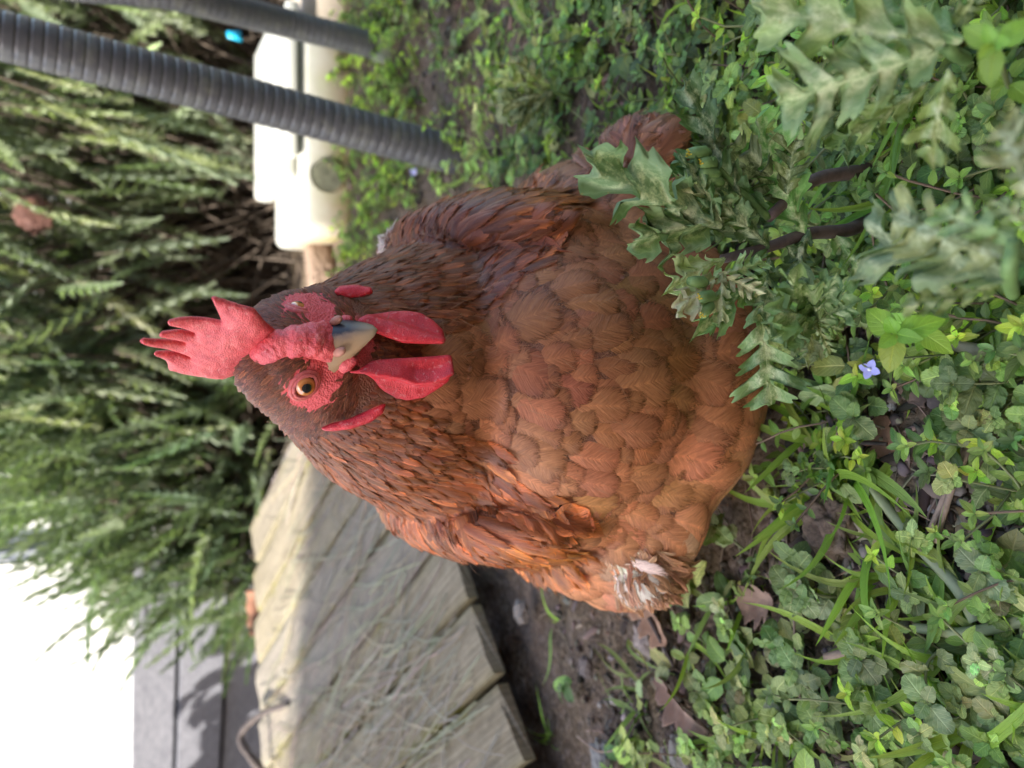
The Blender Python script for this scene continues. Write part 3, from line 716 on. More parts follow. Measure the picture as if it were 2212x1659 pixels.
comb_pts = [Z1(*p) for p in [(1215, 385), (1110, 350), (1020, 368), (945, 348), (885, 290), (838, 225), (795, 165), (750, 158), (640, 145), (520, 125), (545, 175), (590, 260),
    (450, 256), (320, 246), (245, 252), (255, 275), (330, 308), (430, 350), (320, 328), (205, 322), (195, 345), (270, 375), (372, 408), (230, 380), (100, 350), (72, 365), (140, 400), (300, 462), (400, 490),
    (300, 470), (175, 452), (162, 468), (235, 510), (255, 548), (255, 577), (350, 590), (480, 590), (600, 606), (665, 590), (720, 578), (810, 580), (905, 545), (1000, 525), (1105, 545), (1190, 500), (1240, 430)]]
CY = math.radians(30); CN = Vector((math.cos(CY), math.sin(CY), -.05)).normalized(); C0 = H(.0, 0, .018)
C0 = P(600, 745, .385)
def comb_P(px, py):
    r = ray(px, py); t = (C0-EYE).dot(CN)/r.dot(CN); t = min(max(t, .345), .455); return EYE+r*t
def comb_T(px): return 1
mb = MB(); blob(mb, comb_pts, comb_P, lambda a, b: CN, .0030, 26, 3.2, cup=lambda a, b: .0016*math.sin(a*.03+b*.02))
child(mb, 'comb', combm, hen)
# fleshy base of the comb running down to the nostrils
def lump(mb, c, r, M=hq, sub=3, noise_=.0):
    bm = bmesh.new(); bmesh.ops.create_icosphere(bm, subdivisions=sub, radius=1); bm.verts.ensure_lookup_table()
    V = []
    for v in bm.verts:
        k = 1+noise_*mnoise.noise(v.co*2.5+Vector(c)*90); p = Vector((v.co.x*r[0], v.co.y*r[1], v.co.z*r[2]))*k; V.append(tuple(Vector(c)+M@p))
    mb.add(V, [[v.index for v in f.verts] for f in bm.faces], [(1, 0, 0)]*len(V)); bm.free()
mb = MB()
for f_, u_, rx, ry, rz in ((.0240, .0065, .0112, .0080, .0068), (.0215, .0115, .0098, .0095, .0078), (.015, .017, .0088, .012, .0078), (.004, .023, .0085, .014, .0065), (.0245, .003, .0118, .0055, .0060)):
    lump(mb, H(f_, 0, u_), (rx, ry, rz), noise_=.12)
for sg in (-1, 1):
    lump(mb, H(.026, sg*.011, -.004), (.0045, .009, .0040), noise_=.15); lump(mb, H(.019, sg*.0155, -.009), (.003, .008, .0025), noise_=.15)
tmp = mb.build('tmp', None); md = tmp.modifiers.new('r', 'REMESH'); md.mode = 'VOXEL'; md.voxel_size = .0008; md = tmp.modifiers.new('s', 'SMOOTH'); md.iterations = 9; md.factor = .5
e2_ = bpy.data.meshes.new_from_object(tmp.evaluated_get(bpy.context.evaluated_depsgraph_get()))
vv = np.array([tuple(v.co) for v in e2_.vertices]); e2_.calc_loop_triangles(); tt = np.array([tuple(t.vertices) for t in e2_.loop_triangles])
bpy.data.objects.remove(tmp); nv2 = np.array([tuple(v.normal) for v in e2_.vertices])
vv = vv + nv2*np.array([mnoise.noise(Vector(p)*500) for p in vv])[:, None]*.0005
mb = MB(); mb.add(vv, tt, [(1, 0, 0)]*len(vv))
child(mb, 'face_skin', combm, hen)
# beak
hornm, nt, b = mat('horn', .45, .35); n = N(nt); u, v, r = n.sep(n.attr('fuv')); co = n.coord()
c = n.ramp(n.math('ADD', u, n.math('MULTIPLY', n.math('SUBTRACT', n.noise(co, 160, 4), .5), .5)), [(.25, (.44, .28, .15)), (.48, (.26, .18, .13)), (.60, (.035, .033, .042))])
c = n.mix(n.ramp(v, [(.65, (0, 0, 0)), (1, (1, 1, 1))]), c, (.40, .29, .18))
n.L(c, b.inputs['Base Color']); n.bump(n.noise(n.scalev(co, (1, 1, 1)), 240, 4), .25, .0005, b)
def beak(mb, f0, f1, w0, h0, u0, drop, hook, lower=False, nl=16, nr=20):
    V = []; U = []
    for i in range(nl+1):
        t = i/nl; w_ = w0*(1-t)**.62*(1-.05*t)+.0012*(1-t*.7); hh = h0*(1-t**1.7)+.0010
        cu = u0 - drop*t - hook*t**3
        for k in range(nr):
            g = 2*PI*k/nr; cx, sz = math.cos(g), math.sin(g)
            x = w_*cx*(1 - .30*max(0, sz)); z = hh*sz*(.30 if (sz < 0) != lower else 1.0)
            V.append(tuple(H(f0+(f1-f0)*t, x, cu+z))); U.append((.5+.5*(cx*.9+.1*sz), t, 0))
    F = [(i*nr+k, i*nr+(k+1) % nr, (i+1)*nr+(k+1) % nr, (i+1)*nr+k) for i in range(nl) for k in range(nr)]
    mb.add(V, F, U); e = nl*nr; mb.f.append(np.array([(mb.n-len(V)+e, mb.n-len(V)+e+k, mb.n-len(V)+e+k+1) for k in range(1, nr-1)]))
bk_ = empty('beak', (0, 0, 0)); bk_.parent = hen; bk_.matrix_parent_inverse = Matrix.Identity(4)
def bchild(mb, name, m):
    o = mb.build(name, m, bk_, tuple(hen.location)); o.location = (0, 0, 0); return o
mb = MB(); beak(mb, .018, .0490, .0150, .0112, -.0005, .0025, .0030); bchild(mb, 'upper_beak', hornm)
mb = MB(); beak(mb, .022, .0400, .0118, .0045, -.0062, .0010, .000, True); bchild(mb, 'lower_beak', hornm)
nos = simple('nostril_skin', (.50, .22, .15), .5, 200, .2, .4)
mb = MB()
for sg in (-1, 1): lump(mb, H(.0325, sg*.0085, .0048), (.0022, .0042, .0020), noise_=.1)
bchild(mb, 'nostril', nos)
# eyes
m, nt, b = mat('eye_ball', .05, .6); n = N(nt); u, v, r = n.sep(n.attr('fuv'))
ir = n.ramp(n.math('ADD', u, n.math('MULTIPLY', n.math('SUBTRACT', n.noise(n.coord(), 900, 3), .5), .08)), [(.0, (.003, .003, .003)), (.245, (.003, .003, .003)), (.275, (.50, .14, .02)), (.42, (.74, .27, .06)), (.56, (.55, .14, .03)), (.62, (.05, .02, .01))])
n.L(ir, b.inputs['Base Color']); b.inputs['Coat Weight'].default_value = 1; b.inputs['Coat Roughness'].default_value = .02
eyem = m
lid = simple('eyelid', (.66, .15, .13), .5, 500, .25, .7, .0004)
for sg in (-1, 1):
    ce = H(.0105, (sg*.0188 if sg < 0 else .0202), .0092); dr = (HL*sg*.80 + HF*.58 + HU*.10).normalized(); R_ = .0062
    if sg < 0: dr = (dr*.62 + (EYE-ce).normalized()*.38).normalized()
    ax_ = dr.orthogonal().normalized(); ay_ = dr.cross(ax_); mb = MB(); V = []; U = []; nr, nc = 18, 32
    for i in range(nr+1):
        a = (i/nr)*PI*.62
        for k in range(nc):
            g = 2*PI*k/nc; V.append(tuple(ce+(dr*math.cos(a)+(ax_*math.cos(g)+ay_*math.sin(g))*math.sin(a))*R_)); U.append((a/(PI*.5), 0, 0))
    mb.add(V, [(i*nc+k, i*nc+(k+1) % nc, (i+1)*nc+(k+1) % nc, (i+1)*nc+k) for i in range(nr) for k in range(nc)], U)
    eo = child(mb, 'eye', eyem, hen)
    mb = MB()
    fw_ = (HF - dr*HF.dot(dr)).normalized(); uw = dr.cross(fw_)
    for rr_, rad_, off in ((.0057, .0011, .0030), (.0070, .0014, .0016)):
        tube(mb, [ce+dr*off+(fw_*math.cos(2*PI*k/40)*1.12*rr_+uw*math.sin(2*PI*k/40)*rr_*.80)*(1+.03*math.sin(k*2.3)) for k in range(41)], rad_, 8, cap=False)
    o = mb.build('eyelid', lid, eo, tuple(hen.location)); o.location = (0, 0, 0)
# wattles
wn = [Z1(*p) for p in [(1365, 560), (1450, 528), (1530, 505), (1640, 500), (1700, 496), (1790, 492), (1880, 486), (1950, 480), (2000, 474), (2024, 484), (2028, 560), (2005, 640), (1935, 690), (1850, 742), (1750, 760), (1650, 745), (1580, 690), (1535, 630), (1480, 592), (1420, 575)]]
wf_ = [Z1(*p) for p in [(1440, 262), (1540, 200), (1640, 183), (1740, 178), (1830, 192), (1910, 240), (1970, 300), (1985, 380), (1968, 417), (1850, 417), (1720, 412), (1600, 372), (1500, 330), (1440, 300)]]
for k, (ol, dep, nv_) in enumerate(((wn, .392, Vector((-.45, -.85, .25))), (wf_, .396, Vector((.30, -.90, .30))))):
    nv_ = nv_.normalized(); cx = np.mean(ol, 0); Pc = P(cx[0], cx[1], dep)
    def tp(px, py, nv_=nv_, Pc=Pc): r = ray(px, py); return EYE+r*((Pc-EYE).dot(nv_)/r.dot(nv_))
    if k == 0: cf = lambda a, b: .0070*math.exp(-((b-np.interp(a, [778, 865, 896, 934, 972], [790, 803, 814, 812, 796]))/11.0)**2) - .0012
    else: cf = lambda a, b: .0035*math.tanh((b-(690+.33*(a-830)))/8.0)
    mb = MB(); blob(mb, ol, tp, lambda a, b, nv_=nv_: nv_, .0021, 16, 3.0, cup=cf)
    child(mb, 'wattle', wattm, hen)
el = [Z1(*p) for p in [(1240, 915), (1300, 890), (1380, 870), (1450, 840), (1530, 800), (1575, 790), (1560, 840), (1500, 885), (1400, 920), (1310, 933), (1255, 930)]]
er = [Z1(*p) for p in [(1305, 75), (1340, 45), (1420, 40), (1500, 55), (1510, 85), (1450, 105), (1380, 110), (1325, 95)]]
for ol in (el, er):
    ol = [tuple(np.mean(ol, 0)+(np.array(q)-np.mean(ol, 0))*1.22) for q in ol]; cx = np.mean(ol, 0); h_, nr = onbody(cx[0], cx[1]); print('lobe', h_)
    if h_ is None: h_ = P(cx[0], cx[1], .42)
    dd = (h_-EYE).dot(FW) - .0072; nv_ = (EYE-h_).normalized()
    mb = MB(); blob(mb, ol, lambda a, b, dd=dd: P(a, b, dd), lambda a, b, nv_=nv_: nv_, .0022, 12, 3.0); child(mb, 'ear_lobe', wattm, hen)
# ================================================================== PLANTS
def grid_leaf(nv, nu, wf, fold=.25, droop=.25, shear=0.0, ripple=0.0, seed=0, twist=0.0, vs=None, asym=0.0, bend=0.0):
    r = np.random.default_rng(seed); V = []; U = []; vs = vs if vs is not None else [j/(nv-1) for j in range(nv)]
    ph = r.random(4)*6.28
    for v in vs:
        for i in range(nu):
            u = -1+2*i/(nu-1); wd = wf(min(1, max(0, v+asym*(1 if u > 0 else -1)*(0 < v < 1)))); x = u*wd + bend*v*v; y = v - shear*abs(u)*0 + shear*abs(x)
            z = fold*abs(x) - droop*v*v + ripple*math.sin(v*17+ph[0]+u*2)*abs(u)*.05 + ripple*.04*math.sin(x*26+ph[1])
            a = twist*v; x, z = x*math.cos(a)-z*math.sin(a), x*math.sin(a)+z*math.cos(a)
            V.append((x, y, z)); U.append((u, v, 0))
    F = [(j*nu+i, j*nu+i+1, (j+1)*nu+i+1, (j+1)*nu+i) for j in range(nv-1) for i in range(nu-1)]
    return np.array(V), np.array(F), np.array(U, float)
def w_ovate(w, p=.42, stalk=.12):
    def f(v):
        if v < stalk: return .018
        t = (v-stalk)/(1-stalk); return .015 + w*max(0, math.sin(PI*min(1, t**p if False else t)**.75))**.75*(1 if t < .999 else 0)
    return f
def w_cren(w, n=6, amp=.10, stalk=.14):
    def f(v):
        if v < stalk: return .02
        t = (v-stalk)/(1-stalk); e = max(0, 1-((t-.42)/.58)**2 if t > .42 else 1-((.42-t)/.46)**2.4)**.5
        return .012 + w*e*(1+amp*math.cos(2*PI*n*t))
    return f
T_SPEED = [grid_leaf(25, 5, w_cren(.36, 6, .06), .16, .22+.2*(k % 3), 0, .9, k) for k in range(5)]
T_CHICK = [grid_leaf(9, 5, w_ovate(.22), .35, .15+.25*(k % 3), 0, .5, k+9) for k in range(4)]
T_OVAL = [grid_leaf(10, 5, w_cren(.30, 1, 0, .05), .15, .20+.15*k, 0, .7, k+19) for k in range(3)]
def w_grass(v): return .045*(1-v**3)*(.5+.5*min(1, v*4))
T_GRASS = [grid_leaf(12, 3, w_grass, .6, d, 0, 0, k+30, twist=tw) for k, (d, tw) in enumerate(((.25, .4), (.6, -.8), (.95, .9), (.45, 1.6), (1.3, -.3)))]
def lobed(seed, nl=5, w=.30, nv=90, nu=13):
    r = np.random.default_rng(seed); amp = r.uniform(.75, 1.15, nl+1); ph = r.uniform(-.12, .12)
    def wf(v):
        env = (.35+.65*min(1, v/.55)**1.1) * (1 if v < .62 else max(0, 1-((v-.62)/.38)**2.2)**.6)
        t = v*nl+ph; k = int(max(0, min(nl, t))); lob = min(1, max(0, (abs(math.sin(PI*t))-.30)/.38)); lob = lob*lob*(3-2*lob)
        tooth = 1+.22*(abs(((v*nl*3+seed*.3) % 1)-.5)*2-.5)*lob
        return .020 + w*env*(.10+.90*lob*amp[k])*tooth
    T = grid_leaf(nv, nu, wf, .07, .14, .60, 1.3, seed, asym=r.uniform(-.05, .05), bend=r.uniform(-.16, .16))
    return T
T_LOBE = [lobed(s, 4+s % 2) for s in range(6)]
m_speed = leaf_material('speedwell_leaf', .46, .55, .22, .5); m_chick = leaf_material('chickweed_leaf', .36, .35, .28)
m_grass = leaf_material('grass_blade', .38, .12, .30); m_lobe = leaf_material('groundsel_leaf', .58, .35, .20, .3, frost=.9)
m_stem = simple('green_stem', (1, 1, 1), .6, 120, .2, .2, usetint=True); m_dry = simple('dry_leaf', (1, 1, 1), .85, 70, .35, .5, usetint=True)
m_stone = simple('pebble', (1, 1, 1), .9, 90, .35, .6, .0015, usetint=True)

class LeafBag:
    def __init__(s): s.d = {}
    def add(s, key, pos, d, up, L, W, tint):
        d = Vector(d).normalized(); up = Vector(up); n_ = (up - d*up.dot(d))
        if n_.length < 1e-4: n_ = d.orthogonal()
        n_.normalize(); x = d.cross(n_)
        s.d.setdefault(key, []).append((tuple(pos), (x*W*L, d*L, n_*L), tint))
    def flush(s, mb, tmap):
        for key, lst in s.d.items():
            Ts = tmap[key]; ch = RNG.integers(0, len(Ts), len(lst))
            for q in range(len(Ts)):
                sel_ = [lst[i] for i in range(len(lst)) if ch[i] == q]
                if not sel_: continue
                M = np.array([[list(a) for a in e[1]] for e in sel_]).transpose(0, 2, 1); L = np.array([e[0] for e in sel_])
                mb.inst(Ts[q], M, L, np.array([e[2] for e in sel_]))
        s.d = {}
TM = {'speed': T_SPEED, 'chick': T_CHICK, 'oval': T_OVAL, 'grass': T_GRASS, 'lobe': T_LOBE}
def rgb(base, var=.26, hue=.09):
    k = math.exp(random.gauss(0, var)); return tuple(min(.9, c*k*(1+random.gauss(0, hue))) for c in base)
GREENS = dict(dark=(.095, .170, .070), mid=(.185, .310, .095), dull=(.245, .335, .150), fresh=(.290, .460, .075), grey=(.29, .37, .21))
def sprig(bag, stems, root, head, L, rise, nodes, ls, key, base, wscale=1.0, rosette=True, stemcol=None):
    p = Vector(root); a = head; el = rise; st = L/nodes; pts = [p.copy()]; side = 0
    for i in range(nodes):
        a += random.gauss(0, .22); el = el*.85 + random.gauss(.10, .12)
        t = Vector((math.cos(a)*math.cos(el), math.sin(a)*math.cos(el), math.sin(el))); p = p + t*st; g = gz(p.x, p.y)+.002
        if p.z < g: p.z = g
        pts.append(p.copy()); s = t.cross(Vector((0, 0, 1))).normalized(); q = s.cross(t) if i % 2 == 0 else s
        size = ls*(.65+.35*math.sin(PI*(i+1)/(nodes+1)))*random.uniform(.8, 1.15)
        for sg in (-1, 1):
            dv = s*sg*(1 if i % 2 else .75) + t*.45 + Vector((0, 0, .25+random.gauss(0, .2))) + (t.cross(s))*(-sg*.3 if i % 2 == 0 else 0)
            bag.add(key, p, dv, Vector((random.gauss(0, .25), random.gauss(0, .25), 1)), size, wscale, rgb(base))
    if rosette:
        for k in range(4):
            an = k*PI/2+a; dv = Vector((math.cos(an), math.sin(an), .7)); bag.add(key, p, dv, (0, 0, 1), ls*.62, wscale, rgb(tuple(c*1.25 for c in base)))
    tube(stems, pts, .0007, 4, stemcol or random.choice([(.20, .22, .09), (.22, .15, .10), (.26, .28, .12)]), cap=False)
def hen_zone(x, y, g=1.0): return ((x-.006)/.150/g)**2 + ((y-.475)/.118/g)**2 < 1
def ramp_zone(x, y):
    d = Vector((x, y, 0))-Vector((o0.x, o0.y, 0)); a = d.dot(pn)/W; l = d.dot(pd)
    return -.25-.02 < l - 0 < 1.2 and -4.6 < a < 6.2 and l > -.06
def inv(x, y, z=0):
    d = Vector((x, y, z))-EYE; zz = d.dot(FW); return 1106-d.dot(UP)/zz*1661, 829.5-d.dot(RT)/zz*1661
BARE = [(2040, 1000, 130, 150, .12), (1800, 1144, 75, 75, .03), (1740, 1258, 60, 60, .04), (1635, 1300, 45, 45, .08), (1417, 1335, 60, 50, .1), (1482, 1520, 60, 60, .12), (2000, 1150, 60, 60, .3), (1868, 1262, 30, 30, .1), (1740, 1000, 60, 60, .3), (2050, 830, 50, 50, .15), (1720, 1190, 60, 60, .2), (2120, 760, 70, 40, .3), (1950, 880, 60, 60, .35), (1830, 1420, 60, 50, .4), (1940, 1520, 50, 50, .3)]
def scatter(n_, dens0, lo=(750, -700), hi=(2700, 2400), litter=False):
    def dens(px, py, g):
        k = dens0(px, py, g)
        if litter: return k
        for bx, by, rx, ry, f in BARE:
            if ((px-bx)/rx)**2+((py-by)/ry)**2 < 1.7: k = min(k, k*f*.5)
        return k
    out = []
    while len(out) < n_:
        px, py = random.uniform(lo[0], hi[0]), random.uniform(lo[1], hi[1]); g = G(px, py)
        if g.y < .05 or hen_zone(g.x, g.y) or ramp_zone(g.x, g.y) : continue
        if random.random() < dens(px, py, g): out.append((g.x, g.y, px, py))
    return out
def is_right(px, py): return py < 420 + .0*px or (px > 1480 and py < 1050-(1800-px)*.4)
def patch(x, y, s, k=1): return vnoise(np.array([x*s+50]), np.array([y*s+50]), k)[0]
def d_speed(px, py, g):
    pn_ = patch(g.x, g.y, 14, 5)
    if px < 870: return .5*(py < 620)
    if px < 900: return .10
    if py > 1100 and px < 1380: return .13 if pn_ > .55 else .01
    if is_right(px, py): return .55
    if py > 1000: return .42*min(1, max(0, (px-1330)/180))*(.15+.85*(pn_ > .42))
    return .35
def d_chick(px, py, g):
    if px < 865: return .8*(py < 620)
    if is_right(px, py): return .9
    if py > 1100 and px < 1400: return .03
    return .10+.12*(px > 1900)
bag = LeafBag(); stems = MB(); mbl = MB()
for x, y, px, py in scatter(900, d_speed):
    rt = is_right(px, py); base = GREENS[random.choice(['dark', 'dark', 'mid', 'dull'] if rt else ['mid', 'dull', 'dull', 'grey', 'mid'])]
    sprig(bag, stems, (x, y, gz(x, y)), random.uniform(0, 6.28), random.uniform(.02, .055), random.uniform(.2, 1.1), random.randint(3, 5), random.uniform(.010, .016), 'speed', base)
bag.flush(mbl, TM); o = mbl.build('speedwell_leaves', m_speed); tag(o, kind='stuff')
mbl = MB()
for x, y, px, py in scatter(900, d_chick):
    base = GREENS[random.choice(['mid', 'dark', 'mid', 'fresh'])]
    sprig(bag, stems, (x, y, gz(x, y)), random.uniform(0, 6.28), random.uniform(.025, .075), random.uniform(.3, 1.2), random.randint(4, 6), random.uniform(.008, .013), 'chick', base, 1.1)
for x, y, px, py in scatter(260, lambda px, py, g: .9, (755, -350), (905, 600)):
    sprig(bag, stems, (x, y, gz(x, y)), random.uniform(0, 6.28), random.uniform(.03, .06), random.uniform(.4, 1.2), 5, random.uniform(.010, .016), 'chick', GREENS[random.choice(['mid', 'fresh', 'mid'])], 1.2)
bag.flush(mbl, TM); o = mbl.build('chickweed_leaves', m_chick); tag(o, kind='stuff')
# scattered single leaves close to the soil: oval, and young lobed rosettes
mbl = MB()
for x, y, px, py in scatter(650, lambda px, py, g: .1 if (px < 1350 and py > 1000) or px < 900 else .8):
    for k in range(random.randint(2, 4)):
        a = random.uniform(0, 6.28); bag.add('oval', (x, y, gz(x, y)+.003+.004*k), (math.cos(a), math.sin(a), random.uniform(.05, .7)), (random.gauss(0, .3), random.gauss(0, .3), 1), random.uniform(.012, .026), random.uniform(.8, 1.1), rgb(GREENS[random.choice(['mid', 'dull', 'grey', 'dark'])]))
bag.flush(mbl, TM); o = mbl.build('low_oval_leaves', m_speed); tag(o, kind='stuff')
mbl = MB()
for x, y, px, py in scatter(700, lambda px, py, g: .06 if px < 900 else (.25 if (px < 1350 and py > 1000) else .7)):
    h0 = random.uniform(0, 6.28)
    for k in range(random.randint(1, 4)):
        a = h0+random.gauss(0, .8); bag.add('grass', (x, y, gz(x, y)-.001), (math.cos(a), math.sin(a), random.uniform(.3, 1.8)), (-math.cos(a)*.2, -math.sin(a)*.2, 1), random.uniform(.02, .055), random.uniform(.7, 1.5), rgb(GREENS[random.choice(['mid', 'dull', 'fresh', 'mid'])]))
bag.flush(mbl, TM); o = mbl.build('short_grass', m_grass); tag(o, kind='stuff')
o = stems.build('weed_stems', m_stem); tag(o, kind='stuff')
# litter: crumbs of bark, dead stalks, small stones
mbl = MB()
bx_v = np.array([(sx*.5, sy*.5, sz*.5) for sx in (-1, 1) for sy in (-1, 1) for sz in (-1, 1)]); bx_f = np.array([(0, 1, 3, 2), (4, 6, 7, 5), (0, 4, 5, 1), (2, 3, 7, 6), (0, 2, 6, 4), (1, 5, 7, 3)])
def rough_piece(seed, sub=1):
    bm = bmesh.new(); bmesh.ops.create_icosphere(bm, subdivisions=sub, radius=.5); V = np.array([tuple(v.co*(1+.35*mnoise.noise(v.co*3+Vector((seed*9, 0, 0))))) for v in bm.verts]); F = np.array([[v.index for v in f.verts] for f in bm.faces]); bm.free()
    return V, F, np.zeros((len(V), 3))
T_ROCK = [rough_piece(s, 2) for s in range(5)]
pts = scatter(13000, lambda px, py, g: .9 if px < 1000 or py > 800 else .4, litter=True); k = len(pts); Mx = np.zeros((k, 3, 3)); Lx = np.zeros((k, 3)); tn_ = np.zeros((k, 3))
for i, (x, y, px, py) in enumerate(pts):
    s = min(2.4, 1.25*math.exp(random.gauss(0, .5))); a = random.uniform(0, 6.28); chip_ = random.random() < .55
    d3 = (random.uniform(.004, .012), random.uniform(.0015, .004), random.uniform(.0008, .002)) if chip_ else tuple(random.uniform(.0018, .0045) for _ in range(3))
    R3 = Matrix.Rotation(a, 3, 'Z') @ Matrix.Rotation(random.gauss(0, .35), 3, 'X') @ Matrix.Rotation(random.gauss(0, .3), 3, 'Y')
    Mx[i] = np.array(R3) * (np.array(d3)*s)[None]; Lx[i] = (x, y, ghz(x, y)+d3[2]*s*.3); b0c = random.choice([(.11, .08, .06), (.20, .15, .115), (.055, .042, .033), (.31, .24, .19)] if chip_ else [(.08, .065, .05), (.13, .105, .085), (.055, .045, .036), (.30, .27, .24)]); tn_[i] = rgb(b0c, .2)
ch = RNG.integers(0, 5, k)
for q in range(5): mbl.inst(T_ROCK[q], Mx[ch == q], Lx[ch == q], tn_[ch == q])
o = mbl.build('soil_litter', m_stone); tag(o, kind='stuff')
mbl = MB()
for x, y, px, py in scatter(650, lambda px, py, g: .9 if py > 1000 or px < 1000 else .4, litter=True):
    a = random.uniform(0, 6.28); L_ = random.uniform(.02, .06); z0 = ghz(x, y); p = []
    for i in range(5):
        t = i/4; p.append((x+math.cos(a+t*.5)*L_*t, y+math.sin(a+t*.5)*L_*t, max(ghz(x+math.cos(a)*L_*t, y+math.sin(a)*L_*t), z0-.002)+.002+.004*math.sin(PI*t)*random.random()))
    tube(mbl, p, random.uniform(.0003, .0008), 4, rgb((.25, .19, .13), .25), cap=False)
o = mbl.build('dead_stalks', m_stem); tag(o, kind='stuff')
# dead rootlets lying on the planks
mbl = MB()
for _ in range(520):
    px, py = random.uniform(640, 1120), random.uniform(860, 1700); g = PL(px, py); d = g-o0
    if not (.02 < d.dot(pd) < 1.0): continue
    a = math.atan2(pd.y, pd.x)+random.gauss(0, .22); L_ = random.uniform(.05, .22); cv = random.gauss(0, .35); p = []; q = g.copy()
    for i in range(9):
        a += cv*.12+random.gauss(0, .07); q = q+Vector((math.cos(a), math.sin(a), 0))*L_/8; dd = q-o0; q = q-up3*(dd.dot(up3))
        if dd.dot(pd) < .0: break
        p.append(q+up3*(.0042+.001*random.random()))
    if len(p) > 3: tube(mbl, p, random.uniform(.0004, .0010), 4, rgb((.30, .27, .20), .2), cap=False)
o = mbl.build('dry_rootlets', m_stem); tag(o, kind='stuff')

# ---- rosemary
def shoot_T(seed, L=.20, droop=0.0, n_=52):
    r = np.random.default_rng(seed); V = []; F = []; U = []; a0 = r.random()*6
    for i in range(n_):
        t = i/(n_-1); y = t*L; z = -droop*t*t*L; ln = .024*(.55+.45*math.sin(PI*min(1, t*.9+.12)))*(1-.35*t)
        for k in range(3):
            a = a0 + i*2.4 + k*2.09; op = 1.05-.65*t+r.normal()*.15; d = np.array([math.cos(a)*math.sin(op), math.cos(op), math.sin(a)*math.sin(op)]); s = np.cross(d, [0.3, 1, .2]); s /= np.linalg.norm(s)+1e-9
            p0 = np.array([0, y, z]); w_ = .0020; b = len(V); p1 = p0+d*ln*.55+np.array([0, .001, 0]); p2 = p0+d*ln+np.array([0, ln*.15, 0])
            V += [p0-s*w_*.5, p0+s*w_*.5, p1+s*w_, p1-s*w_, p2+s*w_*.3, p2-s*w_*.3]; U += [(-.3, 0, 0), (.3, 0, 0), (.3, .5, 0), (-.3, .5, 0), (.3, 1, t), (-.3, 1, t)]
            F += [(b, b+1, b+2, b+3), (b+3, b+2, b+4, b+5)]
    return np.array(V), np.array(F), np.array(U)
T_ROS = [shoot_T(s, random.uniform(.16, .24), random.uniform(-.15, .25)) for s in range(6)]
m_ros = leaf_material('rosemary_needles', .42, .1, .32, .5); m_bark = simple('bark', (.11, .085, .065), .9, 60, .35, .6)
def rosemary(name, label, n_, basef, base_xy, tintf):
    root = empty(name, (*base_xy, 0)); tag(root, label, 'rosemary bush'); mb = MB(); st = MB(); Ms = []; Ls = []; tn = []
    for i in range(n_):
        p, d, sc = basef(); p = Vector(p); d = Vector(d).normalized(); up = Vector((0, 0, 1)); x = d.cross(up); x.normalize(); nrm_ = x.cross(d)
        a = random.uniform(0, 6.28); 
        Ms.append(np.array([list(x*sc), list(d*sc), list(nrm_*sc)]).T); Ls.append(tuple(p)); tn.append(tintf(p))
        if i % 2 == 0:
            q = Vector((base_xy[0]+random.gauss(0, .12)+(p.x-base_xy[0])*.45, base_xy[1]+random.gauss(0, .08)+.05, 0)); m1 = (p+q)/2+Vector((random.gauss(0, .02), random.gauss(0, .02), .0)) + (Vector((0, 0, .04)))
            tube(st, spline([q, m1, p, p+d*.08*sc], 4), [.0035]*4+[.0025]*4+[.0015]*5, 4, (1, 1, 1), cap=False)
    Ms = np.array(Ms); Ls = np.array(Ls); tn = np.array(tn); ch = RNG.integers(0, 6, n_)
    for q in range(6): mb.inst(T_ROS[q], Ms[ch == q], Ls[ch == q], tn[ch == q])
    child(mb, 'foliage', m_ros, root); child(st, 'stems', m_bark, root)
def rb_right():
    if random.random() < .28: return (random.uniform(-.3, 1.9), random.uniform(2.45, 2.9), random.uniform(.1, 1.0)), (random.gauss(0, .4), random.gauss(0, .3), 1), random.uniform(1.4, 1.9)
    while 1:
        x = random.uniform(-.12, 1.5); z = random.uniform(.06, 1.0); y = random.uniform(1.66, 2.5)
        hole = x < .42 and z < .30 and y < 1.95
        if hole and random.random() < .93: continue
        if z < .22 and random.random() < .55: continue
        if y < 1.75 and random.random() < .4: continue
        break
    if random.random() < .52 and z > .30: d = (random.gauss(-.10, .30), -.45+random.gauss(0, .25), -.9+random.gauss(0, .3))
    else: d = (random.gauss(-.05, .35), -.35+random.gauss(0, .3), 1+random.gauss(0, .25))
    return (x, y, z), d, random.uniform(.75, 1.25)
def rb_left():
    while 1:
        x = random.uniform(-.50, .05); z = random.uniform(.02, .62); y = random.uniform(1.72, 2.15)
        if z > .60-(max(0, -x-.16))*1.05: continue
        break
    lean = max(0, -x-.2)
    return (x, y, z), (-.2-1.3*lean+random.gauss(0, .35), -.2+random.gauss(0, .3), .9+random.gauss(0, .4)), random.uniform(.65, 1.05)
def tr_(p): return rgb(random.choice([(.20, .26, .27), (.25, .32, .33), (.17, .22, .23), (.32, .39, .38)]), .14, .03)
def tl_(p): return rgb(random.choice([(.17, .24, .25), (.20, .28, .28), (.14, .20, .21), (.24, .32, .32)]), .14, .03)
rosemary('rosemary_bush', 'large rosemary bush with drooping pale tips behind the white trough and hoses', 2500, rb_right, (.55, 1.98), tr_)
rosemary('rosemary_bush', 'smaller dark rosemary bush leaning over the low timber wall behind the ramp', 900, rb_left, (-.22, 1.93), tl_)

